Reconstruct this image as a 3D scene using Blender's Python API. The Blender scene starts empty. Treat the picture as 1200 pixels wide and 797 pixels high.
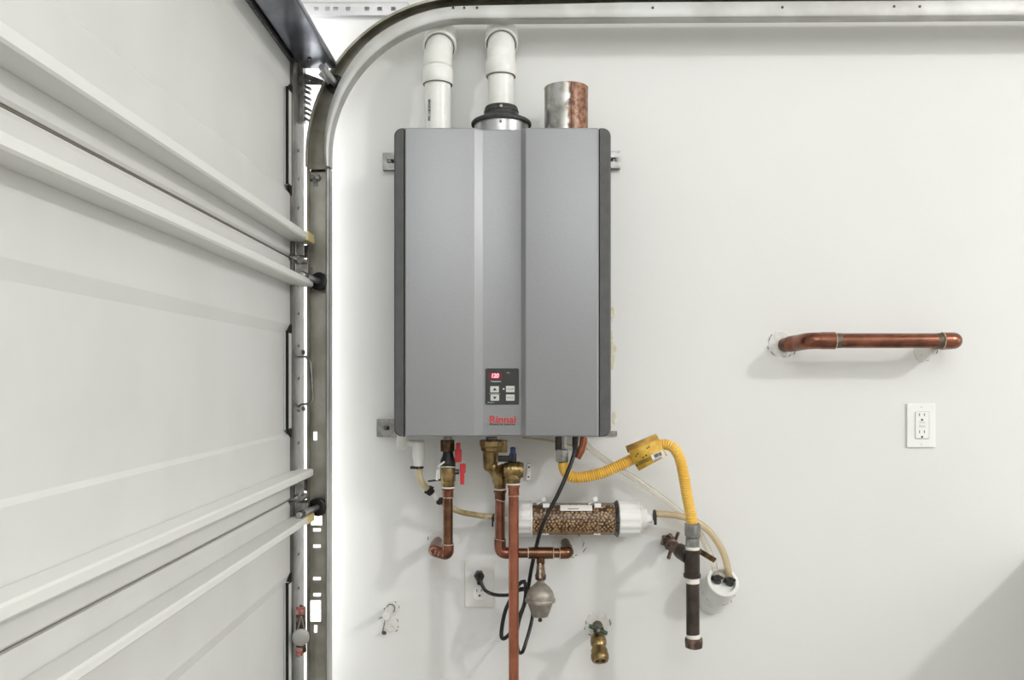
import bpy, bmesh, math, random
from mathutils import Vector, Matrix, Quaternion
random.seed(7)
S = bpy.context.scene
COL = S.collection
PI = math.pi

# ------------------------------------------------------------ camera
# wall_back is the plane y=0, the room lies at y<0, x to the right, z up
D, F, VX, VY, ZC = 2.07, 1000.0, 608.0, 444.0, 1.40
cam_d = bpy.data.cameras.new('camera'); cam = bpy.data.objects.new('camera', cam_d); COL.objects.link(cam)
cam.location = (0, -D, ZC); cam.rotation_euler = (PI/2, 0, 0)
cam_d.sensor_fit = 'HORIZONTAL'; cam_d.sensor_width = 36.0; cam_d.lens = 36.0*F/1200
cam_d.shift_x = (600-VX)/1200; cam_d.shift_y = (VY-398.5)/1200
cam_d.clip_start = 0.05; cam_d.clip_end = 60
S.camera = cam

# ------------------------------------------------------------ world, lights, exposure
w = bpy.data.worlds.new('world'); S.world = w; w.use_nodes = True
w.node_tree.nodes['Background'].inputs[0].default_value = (0.86, 0.93, 1.0, 1)
w.node_tree.nodes['Background'].inputs[1].default_value = 1.2
S.view_settings.view_transform = 'Standard'; S.view_settings.look = 'None'
S.view_settings.gamma = 1.0; S.view_settings.use_curve_mapping = False
S.view_settings.exposure = -1.09

def area(name, loc, target, sx, sy, power, color=(1, 1, 1), shape='RECTANGLE'):
    l = bpy.data.lights.new(name, 'AREA'); l.shape = shape; l.size = sx; l.size_y = sy
    l.energy = power; l.color = color
    o = bpy.data.objects.new(name, l); COL.objects.link(o); o.location = loc
    o.rotation_euler = (Vector(target)-Vector(loc)).to_track_quat('-Z', 'Y').to_euler()
    return o
# ceiling lamp to the right (throws the drop shadows down and left)
pl = bpy.data.lights.new('ceiling_lamp_light', 'POINT'); pl.energy = 600; pl.color = (1.0, 0.99, 0.98); pl.shadow_soft_size = 0.13
plo = bpy.data.objects.new('ceiling_lamp_light', pl); COL.objects.link(plo); plo.location = (4.0, -3.35, 3.7)
# added broad fill light, unseen, high over the room behind the camera
area('ceiling_panel_light', (0.35, -2.9, 3.36), (0.3, -1.6, 0.0), 1.6, 1.6, 22, (0.98, 0.99, 1.0))
# added unseen fill lights: back of the room, and right side for heater highlight
area('ceiling_panel_light', (0.40, -4.6, 3.30), (0.35, 0, 1.1), 1.8, 1.8, 84, (0.95, 0.98, 1.0))
area('window_daylight', (5.36, -1.05, 1.30), (0.0, -0.4, 1.30), 0.8, 2.3, 40, (0.95, 0.98, 1.0))
# daylight that comes in through the slit between garage door and wall
area('daylight_slit', (-0.65, -0.084, 1.70), (-0.42, 0.0, 1.70), 0.05, 2.1, 27, (0.97, 0.98, 1.0))

# ------------------------------------------------------------ helpers
def P(px, py, d=0.0):
    s = (D-d)/F
    return Vector(((px-VX)*s, -d, ZC-(py-VY)*s))
def lin(c):
    c = c/255.0
    return c/12.92 if c <= 0.04045 else ((c+0.055)/1.055)**2.4
def rgb(r, g, b): return (lin(r), lin(g), lin(b), 1)

def mat(name, col, rough=0.5, metal=0.0, col2=None, nscale=20, bump=0.0, bscale=200, lo=0.4, hi=0.6, coat=0, emis=None, es=0, spec=0.5, stretch=None):
    m = bpy.data.materials.new(name); m.use_nodes = True; nt = m.node_tree; b = nt.nodes['Principled BSDF']
    b.inputs['Base Color'].default_value = rgb(*col); b.inputs['Roughness'].default_value = rough
    b.inputs['Metallic'].default_value = metal; b.inputs['Coat Weight'].default_value = coat
    b.inputs['Specular IOR Level'].default_value = spec
    tc = nt.nodes.new('ShaderNodeTexCoord'); src = tc.outputs['Object']
    if stretch:
        mp = nt.nodes.new('ShaderNodeMapping'); mp.inputs['Scale'].default_value = stretch
        nt.links.new(src, mp.inputs['Vector']); src = mp.outputs[0]
    if col2:
        n = nt.nodes.new('ShaderNodeTexNoise'); n.inputs['Scale'].default_value = nscale; n.inputs['Detail'].default_value = 5
        r = nt.nodes.new('ShaderNodeValToRGB')
        r.color_ramp.elements[0].position = lo; r.color_ramp.elements[1].position = hi
        r.color_ramp.elements[0].color = rgb(*col); r.color_ramp.elements[1].color = rgb(*col2)
        nt.links.new(src, n.inputs['Vector']); nt.links.new(n.outputs['Fac'], r.inputs[0])
        nt.links.new(r.outputs[0], b.inputs['Base Color'])
    if bump:
        n2 = nt.nodes.new('ShaderNodeTexNoise'); n2.inputs['Scale'].default_value = bscale; n2.inputs['Detail'].default_value = 3
        bp = nt.nodes.new('ShaderNodeBump'); bp.inputs['Strength'].default_value = bump; bp.inputs['Distance'].default_value = 0.002
        nt.links.new(src, n2.inputs['Vector']); nt.links.new(n2.outputs['Fac'], bp.inputs['Height'])
        nt.links.new(bp.outputs[0], b.inputs['Normal'])
    if emis:
        b.inputs['Emission Color'].default_value = rgb(*emis); b.inputs['Emission Strength'].default_value = es
    return m
def clear_mat(name, tint, gloss=0.18, body=0.25, bodycol=(225, 220, 205)):
    # thin clear plastic: see-through with a faint body colour and a gloss
    m = bpy.data.materials.new(name); m.use_nodes = True; nt = m.node_tree
    for n in list(nt.nodes): nt.nodes.remove(n)
    out = nt.nodes.new('ShaderNodeOutputMaterial'); tr = nt.nodes.new('ShaderNodeBsdfTransparent')
    tr.inputs[0].default_value = rgb(*tint)
    df = nt.nodes.new('ShaderNodeBsdfDiffuse'); df.inputs[0].default_value = rgb(*bodycol)
    gl = nt.nodes.new('ShaderNodeBsdfGlossy'); gl.inputs['Roughness'].default_value = 0.3
    lw = nt.nodes.new('ShaderNodeLayerWeight'); lw.inputs[0].default_value = 0.35
    m1 = nt.nodes.new('ShaderNodeMixShader'); m1.inputs[0].default_value = body
    m2 = nt.nodes.new('ShaderNodeMixShader')
    mul = nt.nodes.new('ShaderNodeMath'); mul.operation = 'MULTIPLY_ADD'; mul.inputs[1].default_value = gloss*1.8; mul.inputs[2].default_value = 0.03
    nt.links.new(tr.outputs[0], m1.inputs[1]); nt.links.new(df.outputs[0], m1.inputs[2])
    nt.links.new(lw.outputs['Fresnel'], mul.inputs[0]); nt.links.new(mul.outputs[0], m2.inputs[0])
    nt.links.new(m1.outputs[0], m2.inputs[1]); nt.links.new(gl.outputs[0], m2.inputs[2])
    nt.links.new(m2.outputs[0], out.inputs[0])
    return m

M = {}
M['wall'] = mat('wall_paint', (227, 227, 225), 0.75, 0, (225, 225, 222), 1.5, 0.10, 170, spec=0.25)
M['ceiling'] = mat('ceiling_paint', (228, 227, 223), 0.9)
M['floor'] = mat('concrete', (172, 170, 166), 0.8, 0, (160, 158, 153), 3, 0.2, 60)
M['door'] = mat('door_steel_paint', (217, 217, 215), 0.42, 0, (214, 214, 211), 6, 0.05, 500)
M['strut'] = mat('strut_paint', (226, 226, 222), 0.45)
M['galv'] = mat('galvanised_steel', (150, 148, 136), 0.40, 0.8, (124, 121, 108), 14, 0.06, 300)  # darkened: the shade on the track bend is put into the colour
M['galv_bright'] = mat('bright_galvanised', (150, 153, 160), 0.20, 1.0, (118, 122, 134), 11, 0.12, 40)
M['zinc'] = mat('zinc_hardware', (160, 160, 158), 0.38, 0.8, (134, 132, 128), 60, 0.06, 300)
M['track'] = mat('track_steel', (188, 188, 186), 0.5, 0.6, (172, 171, 167), 10, 0.04, 200)
M['dark_steel'] = mat('dark_hardware', (70, 69, 68), 0.4, 0.8, (120, 118, 114), 180)
M['black'] = mat('black_plastic', (22, 22, 23), 0.45)
M['void'] = mat('dark_recess', (18, 18, 18), 0.9)
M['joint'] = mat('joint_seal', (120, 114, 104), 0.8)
M['angle'] = mat('bright_angle_steel', (212, 212, 212), 0.4, 0.4, (196, 196, 198), 8)
M['web'] = mat('track_web_steel', (182, 180, 170), 0.42, 0.6, (158, 155, 143), 14, 0.06, 300)
M['stile'] = mat('stile_steel', (118, 116, 110), 0.42, 0.75, (98, 96, 90), 14, 0.06, 300)
M['tape'] = mat('yellow_masking_tape', (214, 196, 138), 0.6)
M['silver'] = mat('silver_paint', (149, 150, 152), 0.44, 0.42, (146, 147, 149), 300, 0.02, 900)
M['charcoal'] = mat('charcoal_plastic', (82, 82, 82), 0.6, 0, (76, 76, 76), 40, 0.1, 900)
M['case'] = mat('grey_case', (158, 158, 154), 0.5, 0.3)
M['pvc'] = mat('white_pvc', (232, 232, 228), 0.35, 0, (222, 222, 216), 25)
M['pvc_mark'] = mat('pipe_print', (45, 48, 58), 0.6)
M['rubber'] = mat('black_rubber', (30, 30, 30), 0.55, 0, (58, 58, 58), 60)
M['alu'] = mat('aluminium', (200, 200, 202), 0.3, 0.9, (170, 170, 172), 10, 0.03, 200)
M['copper'] = mat('copper', (146, 96, 78), 0.26, 0.9, (104, 68, 54), 34, 0.06, 200, 0.35, 0.7)
M['copper_new'] = mat('copper_reddish', (176, 112, 88), 0.24, 0.85, (150, 90, 70), 26, 0.05, 200, 0.35, 0.7)
M['copper_old'] = mat('copper_aged', (124, 88, 66), 0.26, 0.9, (84, 58, 44), 40, 0.12, 200, 0.35, 0.7)
M['flux'] = mat('solder_flux', (205, 196, 180), 0.7, 0, (150, 120, 95), 120)
M['ptfe'] = mat('white_thread_tape', (236, 232, 222), 0.7)
M['brass'] = mat('aged_brass', (158, 136, 92), 0.30, 0.85, (96, 76, 48), 45, 0.12, 240, 0.35, 0.68)
M['brass_dark'] = mat('dark_brass', (104, 80, 52), 0.45, 0.7, (66, 48, 32), 60, 0.12, 240)
M['red'] = mat('red_handle', (196, 44, 50), 0.4)
M['blue'] = mat('blue_handle', (34, 46, 96), 0.4)
M['green'] = mat('green_handle', (38, 66, 46), 0.4)
M['yellow'] = mat('yellow_gas_hose', (236, 192, 92), 0.42, 0, (228, 180, 74), 20)
M['tag'] = mat('yellow_tag', (222, 184, 72), 0.5, 0, (206, 160, 60), 60)
M['tag_white'] = mat('tag_white_print', (228, 222, 214), 0.6)
M['ink'] = mat('black_ink', (40, 34, 30), 0.6)
M['iron'] = mat('black_iron', (74, 66, 60), 0.42, 0.5, (58, 50, 46), 30, 0.1, 200)
M['iron_rust'] = mat('rusty_iron', (118, 98, 84), 0.6, 0.4, (70, 56, 48), 60, 0.2, 160)
M['beige'] = mat('beige_hose', (198, 184, 146), 0.4)
M['brown_hose'] = mat('stained_hose', (150, 124, 72), 0.35, 0, (196, 184, 150), 30)
M['clear'] = clear_mat('clear_vinyl', (252, 250, 246), 0.25, 0.22)
M['clear_used'] = clear_mat('stained_vinyl', (244, 232, 208), 0.25, 0.42, (222, 206, 172))
M['clear_case'] = clear_mat('clear_canister', (236, 230, 224), 0.10, 0.06, (170, 160, 150))
M['beads'] = mat('limestone_beads', (232, 200, 146), 0.6, 0, (190, 132, 80), 60, 0, 1, 0.45, 0.65)
M['bead_bed'] = mat('bead_bed', (78, 50, 34), 0.9, 0, (104, 88, 72), 40)
M['white'] = mat('white_plastic', (238, 238, 236), 0.35)
M['paper'] = mat('white_label', (236, 234, 230), 0.55)
M['outlet_grey'] = mat('painted_plate', (222, 221, 217), 0.45)
M['plaster'] = mat('broken_plaster', (222, 221, 216), 0.9, 0, (196, 192, 182), 90, 0.4, 120, 0.55, 0.8, spec=0.2)
M['crack'] = mat('crack_dirt', (112, 106, 98), 0.9)
M['grey_cast'] = mat('grey_cast_metal', (160, 154, 144), 0.45, 0.55, (140, 134, 124), 60, 0.1, 200)
M['panel'] = mat('control_panel', (44, 46, 45), 0.35)
M['button'] = mat('button_grey', (196, 198, 194), 0.4)
M['led'] = mat('display_digits', (255, 120, 140), 0.4, emis=(255, 150, 160), es=3.0)
M['led_bg'] = mat('display_window', (92, 20, 32), 0.3, emis=(150, 20, 40), es=0.25)
M['led_dot'] = mat('indicator_light', (255, 255, 250), 0.4, emis=(255, 255, 250), es=1.5)
M['logo_red'] = mat('logo_red', (190, 44, 36), 0.5)
M['print_white'] = mat('panel_print', (205, 206, 202), 0.5)
M['cord'] = mat('black_cord', (24, 24, 24), 0.4)
M['cabinet'] = mat('cabinet_paint', (214, 212, 206), 0.5)

def rust_mat():
    m = mat('rusted_galvanised', (196, 196, 192), 0.3, 0.8, (150, 148, 140), 30, 0.15, 120)
    nt = m.node_tree; b = nt.nodes['Principled BSDF']
    tc = nt.nodes.new('ShaderNodeTexCoord'); sx = nt.nodes.new('ShaderNodeSeparateXYZ'); nt.links.new(tc.outputs['Object'], sx.inputs[0])
    n = nt.nodes.new('ShaderNodeTexNoise'); n.inputs['Scale'].default_value = 55; n.inputs['Detail'].default_value = 6; nt.links.new(tc.outputs['Object'], n.inputs[0])
    a = nt.nodes.new('ShaderNodeMath'); a.operation = 'MULTIPLY_ADD'; a.inputs[1].default_value = 26.0; a.inputs[2].default_value = 0.05
    nt.links.new(sx.outputs[0], a.inputs[0])
    ad = nt.nodes.new('ShaderNodeMath'); ad.operation = 'ADD'; nt.links.new(a.outputs[0], ad.inputs[0]); nt.links.new(n.outputs['Fac'], ad.inputs[1])
    r = nt.nodes.new('ShaderNodeValToRGB'); r.color_ramp.elements[0].position = 0.52; r.color_ramp.elements[1].position = 0.72
    nt.links.new(ad.outputs[0], r.inputs[0])
    mx = nt.nodes.new('ShaderNodeMixRGB'); nt.links.new(r.outputs[0], mx.inputs[0])
    old = b.inputs['Base Color'].links[0].from_socket
    nt.links.new(old, mx.inputs[1])
    n2 = nt.nodes.new('ShaderNodeTexNoise'); n2.inputs['Scale'].default_value = 90; nt.links.new(tc.outputs['Object'], n2.inputs[0])
    r2 = nt.nodes.new('ShaderNodeValToRGB'); r2.color_ramp.elements[0].position = .4; r2.color_ramp.elements[1].position = .62
    r2.color_ramp.elements[0].color = rgb(94, 52, 32); r2.color_ramp.elements[1].color = rgb(150, 106, 74)
    nt.links.new(n2.outputs['Fac'], r2.inputs[0]); nt.links.new(r2.outputs[0], mx.inputs[2])
    nt.links.new(mx.outputs[0], b.inputs['Base Color'])
    inv = nt.nodes.new('ShaderNodeMath'); inv.operation = 'MULTIPLY_ADD'; inv.inputs[1].default_value = -0.75; inv.inputs[2].default_value = 0.85
    nt.links.new(r.outputs[0], inv.inputs[0]); nt.links.new(inv.outputs[0], b.inputs['Metallic'])
    return m
M['rusted'] = rust_mat()

def fillet(pts, r, n=6):
    pts = [Vector(p) for p in pts]; out = [pts[0]]
    for i in range(1, len(pts)-1):
        a, b, c = pts[i-1], pts[i], pts[i+1]
        u = (a-b).normalized(); v = (c-b).normalized()
        ang = u.angle(v)
        if ang > PI-0.02: out.append(b); continue
        t = min(r/math.tan(ang/2), (a-b).length*0.49, (c-b).length*0.49)
        p0 = b+u*t; p1 = b+v*t
        for k in range(n+1):
            s = k/n; out.append(p0*(1-s)**2 + b*2*s*(1-s) + p1*s*s)
    out.append(pts[-1]); return out
def spline(pts, n=10):
    pts = [Vector(p) for p in pts]; q = [pts[0]*2-pts[1]]+pts+[pts[-1]*2-pts[-2]]; out = []
    for i in range(1, len(q)-2):
        for k in range(n):
            t = k/n; p0, p1, p2, p3 = q[i-1], q[i], q[i+1], q[i+2]
            out.append(0.5*((2*p1)+(-p0+p2)*t+(2*p0-5*p1+4*p2-p3)*t*t+(-p0+3*p1-3*p2+p3)*t**3))
    out.append(pts[-1]); return out
def resample(pts, step):
    L = [0.0]
    for a, b in zip(pts, pts[1:]): L.append(L[-1]+(b-a).length)
    n = max(2, int(L[-1]/step)); out = []; j = 0
    for k in range(n+1):
        s = L[-1]*k/n
        while j < len(pts)-2 and L[j+1] < s: j += 1
        t = (s-L[j])/max(1e-9, L[j+1]-L[j]); out.append(pts[j].lerp(pts[j+1], min(1, t)))
    return out, L[-1]

class MB:
    def __init__(s): s.v = []; s.f = []; s.sm = []
    def loft(s, rings, closed=True, caps=True, smooth=True):
        b = len(s.v); n = len(rings[0])
        for r in rings: s.v += [Vector(p) for p in r]
        for i in range(len(rings)-1):
            for j in range(n if closed else n-1):
                k = (j+1) % n
                s.f.append((b+i*n+j, b+i*n+k, b+(i+1)*n+k, b+(i+1)*n+j)); s.sm.append(smooth)
        if caps and closed:
            s.f.append(tuple(b+j for j in range(n-1, -1, -1))); s.sm.append(False)
            e = b+(len(rings)-1)*n; s.f.append(tuple(e+j for j in range(n))); s.sm.append(False)
        return s
    def tube(s, pts, r, seg=16, caps=True, oval=1.0):
        pts = [Vector(p) for p in pts]; n = len(pts)
        rr = r if isinstance(r, (list, tuple)) else [r]*n
        tans = []
        for i in range(n):
            t = pts[min(n-1, i+1)]-pts[max(0, i-1)]; tans.append(t.normalized())
        up = Vector((0, 1, 0)) if abs(tans[0].y) < 0.9 else Vector((0, 0, 1))
        x = tans[0].cross(up).normalized(); rings = []
        for i in range(n):
            if i: x = (x-tans[i]*x.dot(tans[i])).normalized()
            y = tans[i].cross(x)
            rings.append([pts[i]+(x*math.cos(a)+y*math.sin(a)*oval)*rr[i] for a in [2*PI*k/seg for k in range(seg)]])
        return s.loft(rings, True, caps)
    def lathe(s, p0, dr, prof, seg=24, caps=True, smooth=True):
        p0 = Vector(p0); dr = Vector(dr).normalized()
        up = Vector((0, 1, 0)) if abs(dr.y) < 0.9 else Vector((0, 0, 1))
        x = dr.cross(up).normalized(); y = dr.cross(x)
        off = PI/seg if seg <= 8 else 0
        return s.loft([[p0+dr*t+(x*math.cos(a)+y*math.sin(a))*max(r, 1e-5) for a in [2*PI*k/seg+off for k in range(seg)]] for t, r in prof], True, caps, smooth)
    def cyl(s, a, b, r, seg=20, bev=0.0008, r2=None):
        a = Vector(a); b = Vector(b); L = (b-a).length; r2 = r if r2 is None else r2
        bev = min(bev, L*.3, r*.5)
        return s.lathe(a, b-a, [(0, r-bev), (bev, r), (L-bev, r2), (L, r2-bev)], seg, True, seg > 8)
    def box(s, c, size, R=None, bev=0.0):
        bm = bmesh.new(); bmesh.ops.create_cube(bm, size=1)
        bmesh.ops.scale(bm, vec=size, verts=bm.verts)
        if bev: bmesh.ops.bevel(bm, geom=bm.edges[:], offset=min(bev, min(size)*.45), segments=2, affect='EDGES', profile=0.5)
        mtx = Matrix.Translation(Vector(c)) @ (R.to_4x4() if R else Matrix.Identity(4))
        b = len(s.v); bm.verts.ensure_lookup_table()
        s.v += [mtx @ v.co for v in bm.verts]
        for f in bm.faces: s.f.append(tuple(b+v.index for v in f.verts)); s.sm.append(False)
        bm.free(); return s
    def bar(s, a, b, wd, th, up=(0, -1, 0), bev=0.0006):
        a = Vector(a); b = Vector(b); d = (b-a); L = d.length; x = d.normalized()
        z = Vector(up); z = (z-x*z.dot(x)).normalized(); y = z.cross(x)
        R = Matrix((x, y, z)).transposed()
        return s.box((a+b)/2, (L, wd, th), R, bev)
    def prism(s, poly, d0, d1, smooth=False):
        # poly of (x,z) pairs, extruded in y from -d0 to -d1
        return s.loft([[Vector((x, -d0, z)) for x, z in poly], [Vector((x, -d1, z)) for x, z in poly]], True, True, smooth)
    def ring(s, c, dr, R, r, seg=24, rs=8, wob=0):
        dr = Vector(dr).normalized(); up = Vector((0, 1, 0)) if abs(dr.y) < 0.9 else Vector((0, 0, 1))
        x = dr.cross(up).normalized(); y = dr.cross(x); c = Vector(c); b = len(s.v)
        for i in range(seg):
            a = 2*PI*i/seg; o = x*math.cos(a)+y*math.sin(a); RR = R+random.uniform(-wob, wob)
            for j in range(rs):
                q = 2*PI*j/rs; s.v.append(c+o*(RR+r*math.cos(q))+dr*r*math.sin(q))
        for i in range(seg):
            for j in range(rs):
                s.f.append((b+i*rs+j, b+((i+1) % seg)*rs+j, b+((i+1) % seg)*rs+(j+1) % rs, b+i*rs+(j+1) % rs)); s.sm.append(True)
        return s
    def build(s, name, m, parent=None, label=None, auto=40):
        me = bpy.data.meshes.new(name)
        base = Vector((0, 0, 0)); o = bpy.data.objects.new(name, me)
        chain = parent
        while chain is not None: base = base+Vector(chain.location); chain = chain.parent
        if parent is None:
            lo = [min(v[i] for v in s.v) for i in range(3)]; hi = [max(v[i] for v in s.v) for i in range(3)]
            base = Vector(((lo[0]+hi[0])/2, (lo[1]+hi[1])/2, lo[2])); o.location = base
        me.from_pydata([tuple(v-base) for v in s.v], [], s.f)
        me.polygons.foreach_set('use_smooth', s.sm)
        bm = bmesh.new(); bm.from_mesh(me); bmesh.ops.recalc_face_normals(bm, faces=bm.faces)
        for e in bm.edges:
            if len(e.link_faces) == 2 and e.calc_face_angle(0) > math.radians(auto): e.smooth = False
        bm.to_mesh(me); bm.free()
        me.materials.append(M[m] if isinstance(m, str) else m)
        COL.objects.link(o); o.parent = parent
        if label: o['label'] = label
        return o
def thing(name, loc, label, cat, group=None):
    o = bpy.data.objects.new(name, None); COL.objects.link(o); o.location = loc; o.empty_display_size = 0.05
    o['label'] = label; o['category'] = cat
    if group: o['group'] = group
    return o
def tag(o, label, cat, group=None):
    o['label'] = label; o['category'] = cat
    if group: o['group'] = group
    return o
def struct(o): o['kind'] = 'structure'; return o
def text(name, body, size, loc, m, parent, rot=(PI/2, 0, 0), off=0.0, ext=0.0002, sx=1.0, shear=0.0, align='CENTER'):
    c = bpy.data.curves.new(name, 'FONT'); c.body = body; c.size = size; c.extrude = ext; c.offset = off; c.shear = shear
    c.align_x = align; c.align_y = 'CENTER'
    t = bpy.data.objects.new(name+'_src', c); COL.objects.link(t)
    bpy.context.view_layer.update()
    dg = bpy.context.evaluated_depsgraph_get(); me = bpy.data.meshes.new_from_object(t.evaluated_get(dg))
    bpy.data.objects.remove(t); bpy.data.curves.remove(c)
    from mathutils import Euler
    R = Euler(rot).to_matrix()
    mb = MB(); mb.v = [R @ Vector((v.co.x*sx, v.co.y, v.co.z))+Vector(loc) for v in me.vertices]
    mb.f = [tuple(p.vertices) for p in me.polygons]; mb.sm = [False]*len(mb.f)
    bpy.data.meshes.remove(me)
    return mb.build(name, m, parent)

# ============================================================ room shell
XD = -0.516           # inner face of the garage door
H = 3.90
struct(MB().box((2.1, 0.06, H/2), (6.6, 0.12, H)).build('wall_back', 'wall'))
wall_back = bpy.data.objects['wall_back']
struct(MB().box((2.1, -3.0, -0.05), (6.8, 6.3, 0.10)).build('floor', 'floor'))
struct(MB().box((2.42, -3.0, H+0.05), (6.0, 6.24, 0.10)).build('ceiling', 'ceiling'))
struct(MB().box((5.44, -3.0, H/2), (0.12, 6.0, H)).build('wall_right', 'wall'))
struct(MB().box((2.40, -6.06, H/2), (5.96, 0.12, H)).build('wall_front', 'wall'))
HB = 2.20             # bottom of header
hd = MB(); hd.box((-0.64, -3.03, (HB+0.04+H)/2), (0.10, 5.94, H-HB-0.04)); hd.box((-0.64, -5.5, HB/2), (0.10, 1.0, HB+0.08))
struct(hd.build('wall_left', 'wall'))
# cabinet against the wall just outside the right edge (its shadow falls into the frame)
cb = thing('storage_cabinet', (1.63, -0.27, 0.0), 'low pale storage cabinet standing just past the right edge of the wall', 'cabinet')
MB().box((1.62, -0.27, 0.51), (0.72, 0.53, 0.88), bev=0.004).build('body', 'cabinet', cb)
MB().box((1.62, -0.275, 0.965), (0.745, 0.545, 0.035), bev=0.004).build('top', 'cabinet', cb)
MB().box((1.62, -0.26, 0.035), (0.68, 0.48, 0.07)).build('plinth', 'charcoal', cb)
for sx in (-1, 1):
    dr = MB().box((1.62+sx*0.178, -0.545, 0.51), (0.345, 0.018, 0.84), bev=0.003).build('door', 'cabinet', cb)
    MB().cyl((1.62+sx*0.03, -0.575, 0.62), (1.62+sx*0.03, -0.575, 0.74), 0.005).cyl((1.62+sx*0.03, -0.553, 0.63), (1.62+sx*0.03, -0.576, 0.63), 0.004).cyl((1.62+sx*0.03, -0.553, 0.73), (1.62+sx*0.03, -0.576, 0.73), 0.004).build('handle', 'zinc', dr)

# ============================================================ garage door (left)
door = bpy.data.objects.new('door_1', None); COL.objects.link(door); door.location = (XD, -1.6, 0.0); struct(door)
door['label'] = 'white steel sectional garage door with horizontal struts, seen obliquely on the left'
Y0, Y1 = 0.050, 4.9
Kz = 0.977
zJ = [0.02, ZC-0.868*Kz, ZC-0.281*Kz, ZC+0.283*Kz, ZC+0.795*Kz]
def extr(prof, d0, d1, mb=None):     # profile of (x,z) extruded along y
    mb = mb or MB(); mb.prism(prof, d0, d1); return mb
for i in range(4):
    z0, z1 = zJ[i]+0.0015, zJ[i+1]-0.0015
    if i == 3: c0, c1 = ZC+0.427*Kz, ZC+0.680*Kz
    elif i == 2: c0, c1 = ZC-0.132*Kz, ZC+0.125*Kz
    elif i == 1: c0, c1 = ZC-0.72*Kz, ZC-0.448*Kz
    else: c0, c1 = z0+0.14, z1-0.14
    e = 0.006
    prof = [(XD-0.045, z0), (XD-0.004, z0), (XD, z0+0.004), (XD, c0), (XD-e, c0+0.007), (XD-e, c1-0.022), (XD, c1), (XD, z1-0.010), (XD-0.004, z1-0.002), (XD-0.012, z1), (XD-0.045, z1)]
    s = extr(prof, Y0+0.093, Y1).build('door_section', 'door', door)
    # lighter end strip of the recessed field, dark openings at its ends
    MB().box((XD-0.001, -(Y0+0.108), (c0+c1)/2), (0.009, 0.034, (c1-c0)-0.03), bev=0.001).build('end_strip', 'door', s)
    MB().box((XD+0.002, -(Y0+0.1265), (c0+c1)/2), (0.006, 0.003, (c1-c0)-0.03)).build('strip_gap', 'void', s)
    tb = MB()
    for zz, sg in ((c0+0.008, 1), (c1-0.010, -1)):
        tb.loft([[Vector((XD+0.004, -(Y0+0.090), zz-sg*0.016)), Vector((XD+0.004, -(Y0+0.090), zz+sg*0.010)), Vector((XD+0.004, -(Y0+0.125), zz+sg*0.010))],
                 [Vector((XD-0.001, -(Y0+0.090), zz-sg*0.016)), Vector((XD-0.001, -(Y0+0.090), zz+sg*0.010)), Vector((XD-0.001, -(Y0+0.125), zz+sg*0.010))]], True, True, False)
    tb.build('dark_opening', 'void', s)
    # galvanised end stile with holes and screws
    es = MB().box((XD-0.018, -(Y0+0.048), (z0+z1)/2), (0.052, 0.096, z1-z0-0.004), bev=0.002).build('end_stile', 'stile', door)
    hs = MB()
    for k in range(7):
        zz = z0+0.05+(z1-z0-0.1)*k/6
        hs.cyl((XD+0.006, -(Y0+0.050), zz), (XD+0.0105, -(Y0+0.050), zz), 0.0035, 8)
    hs.build('screw', 'zinc', es)['kind'] = 'stuff'
# weather strip joint line between sections
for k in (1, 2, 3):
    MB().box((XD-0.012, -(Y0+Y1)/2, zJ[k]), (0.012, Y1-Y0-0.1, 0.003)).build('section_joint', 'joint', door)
# struts: U channels with rounded lips
PR = 0.042
def strut(zb, zt, tape=False):
    x0, x1 = XD+0.0005, XD+PR
    r = 0.003
    prof = [(x0, zb), (x1-r, zb), (x1, zb+r), (x1, zt-r), (x1-r, zt), (x0+0.006, zt), (x0, zt-0.001)]
    s = MB().prism(prof, 0.102, Y1).build('strut', 'strut', door)
    if tape: MB().box((x1-0.004, -0.130, (zb+zt)/2+.0008), (0.012, 0.060, zt-zb+0.002), bev=0.001).build('tape', 'tape', s, 'yellow masking tape on the strut end')
    return s
strut(ZC+0.318*Kz, ZC+0.337*Kz, True)
strut(ZC+0.217*Kz, ZC+0.234*Kz)
strut(ZC-0.230*Kz, ZC-0.212*Kz)
strut(ZC-0.334*Kz, ZC-0.318*Kz, True)
# galvanised top strut
bx0, bx1, bz = XD, -0.421, ZC+0.730*Kz
tp = MB()
prof = [(bx0+0.004, bz+0.03), (bx0+0.004, bz+0.012), (bx0+0.016, bz+0.012), (bx0+0.020, bz), (bx1, bz), (bx1+0.003, bz+0.004), (bx1+0.003, bz+0.012), (bx1, bz+0.012), (bx1, bz+0.006), (bx0+0.024, bz+0.006), (bx0+0.02, bz+0.016), (bx0+0.016, bz+0.03)]
tp.prism(prof, 0.110, Y1)
ts = tp.build('top_strut', 'galv_bright', door, 'wide bright galvanised strut along the top of the garage door')
MB().cyl((bx0+0.050, -0.17, bz+0.001), (bx0+0.050, -0.17, bz-0.003), 0.004, 10).build('bolt', 'dark_steel', ts)
# dark top edge of the door under the strut
MB().box((XD+0.004, -(0.09+Y1)/2, bz+0.004), (0.007, Y1-0.09, 0.008)).build('top_edge_seal', 'dark_steel', door)

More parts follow.
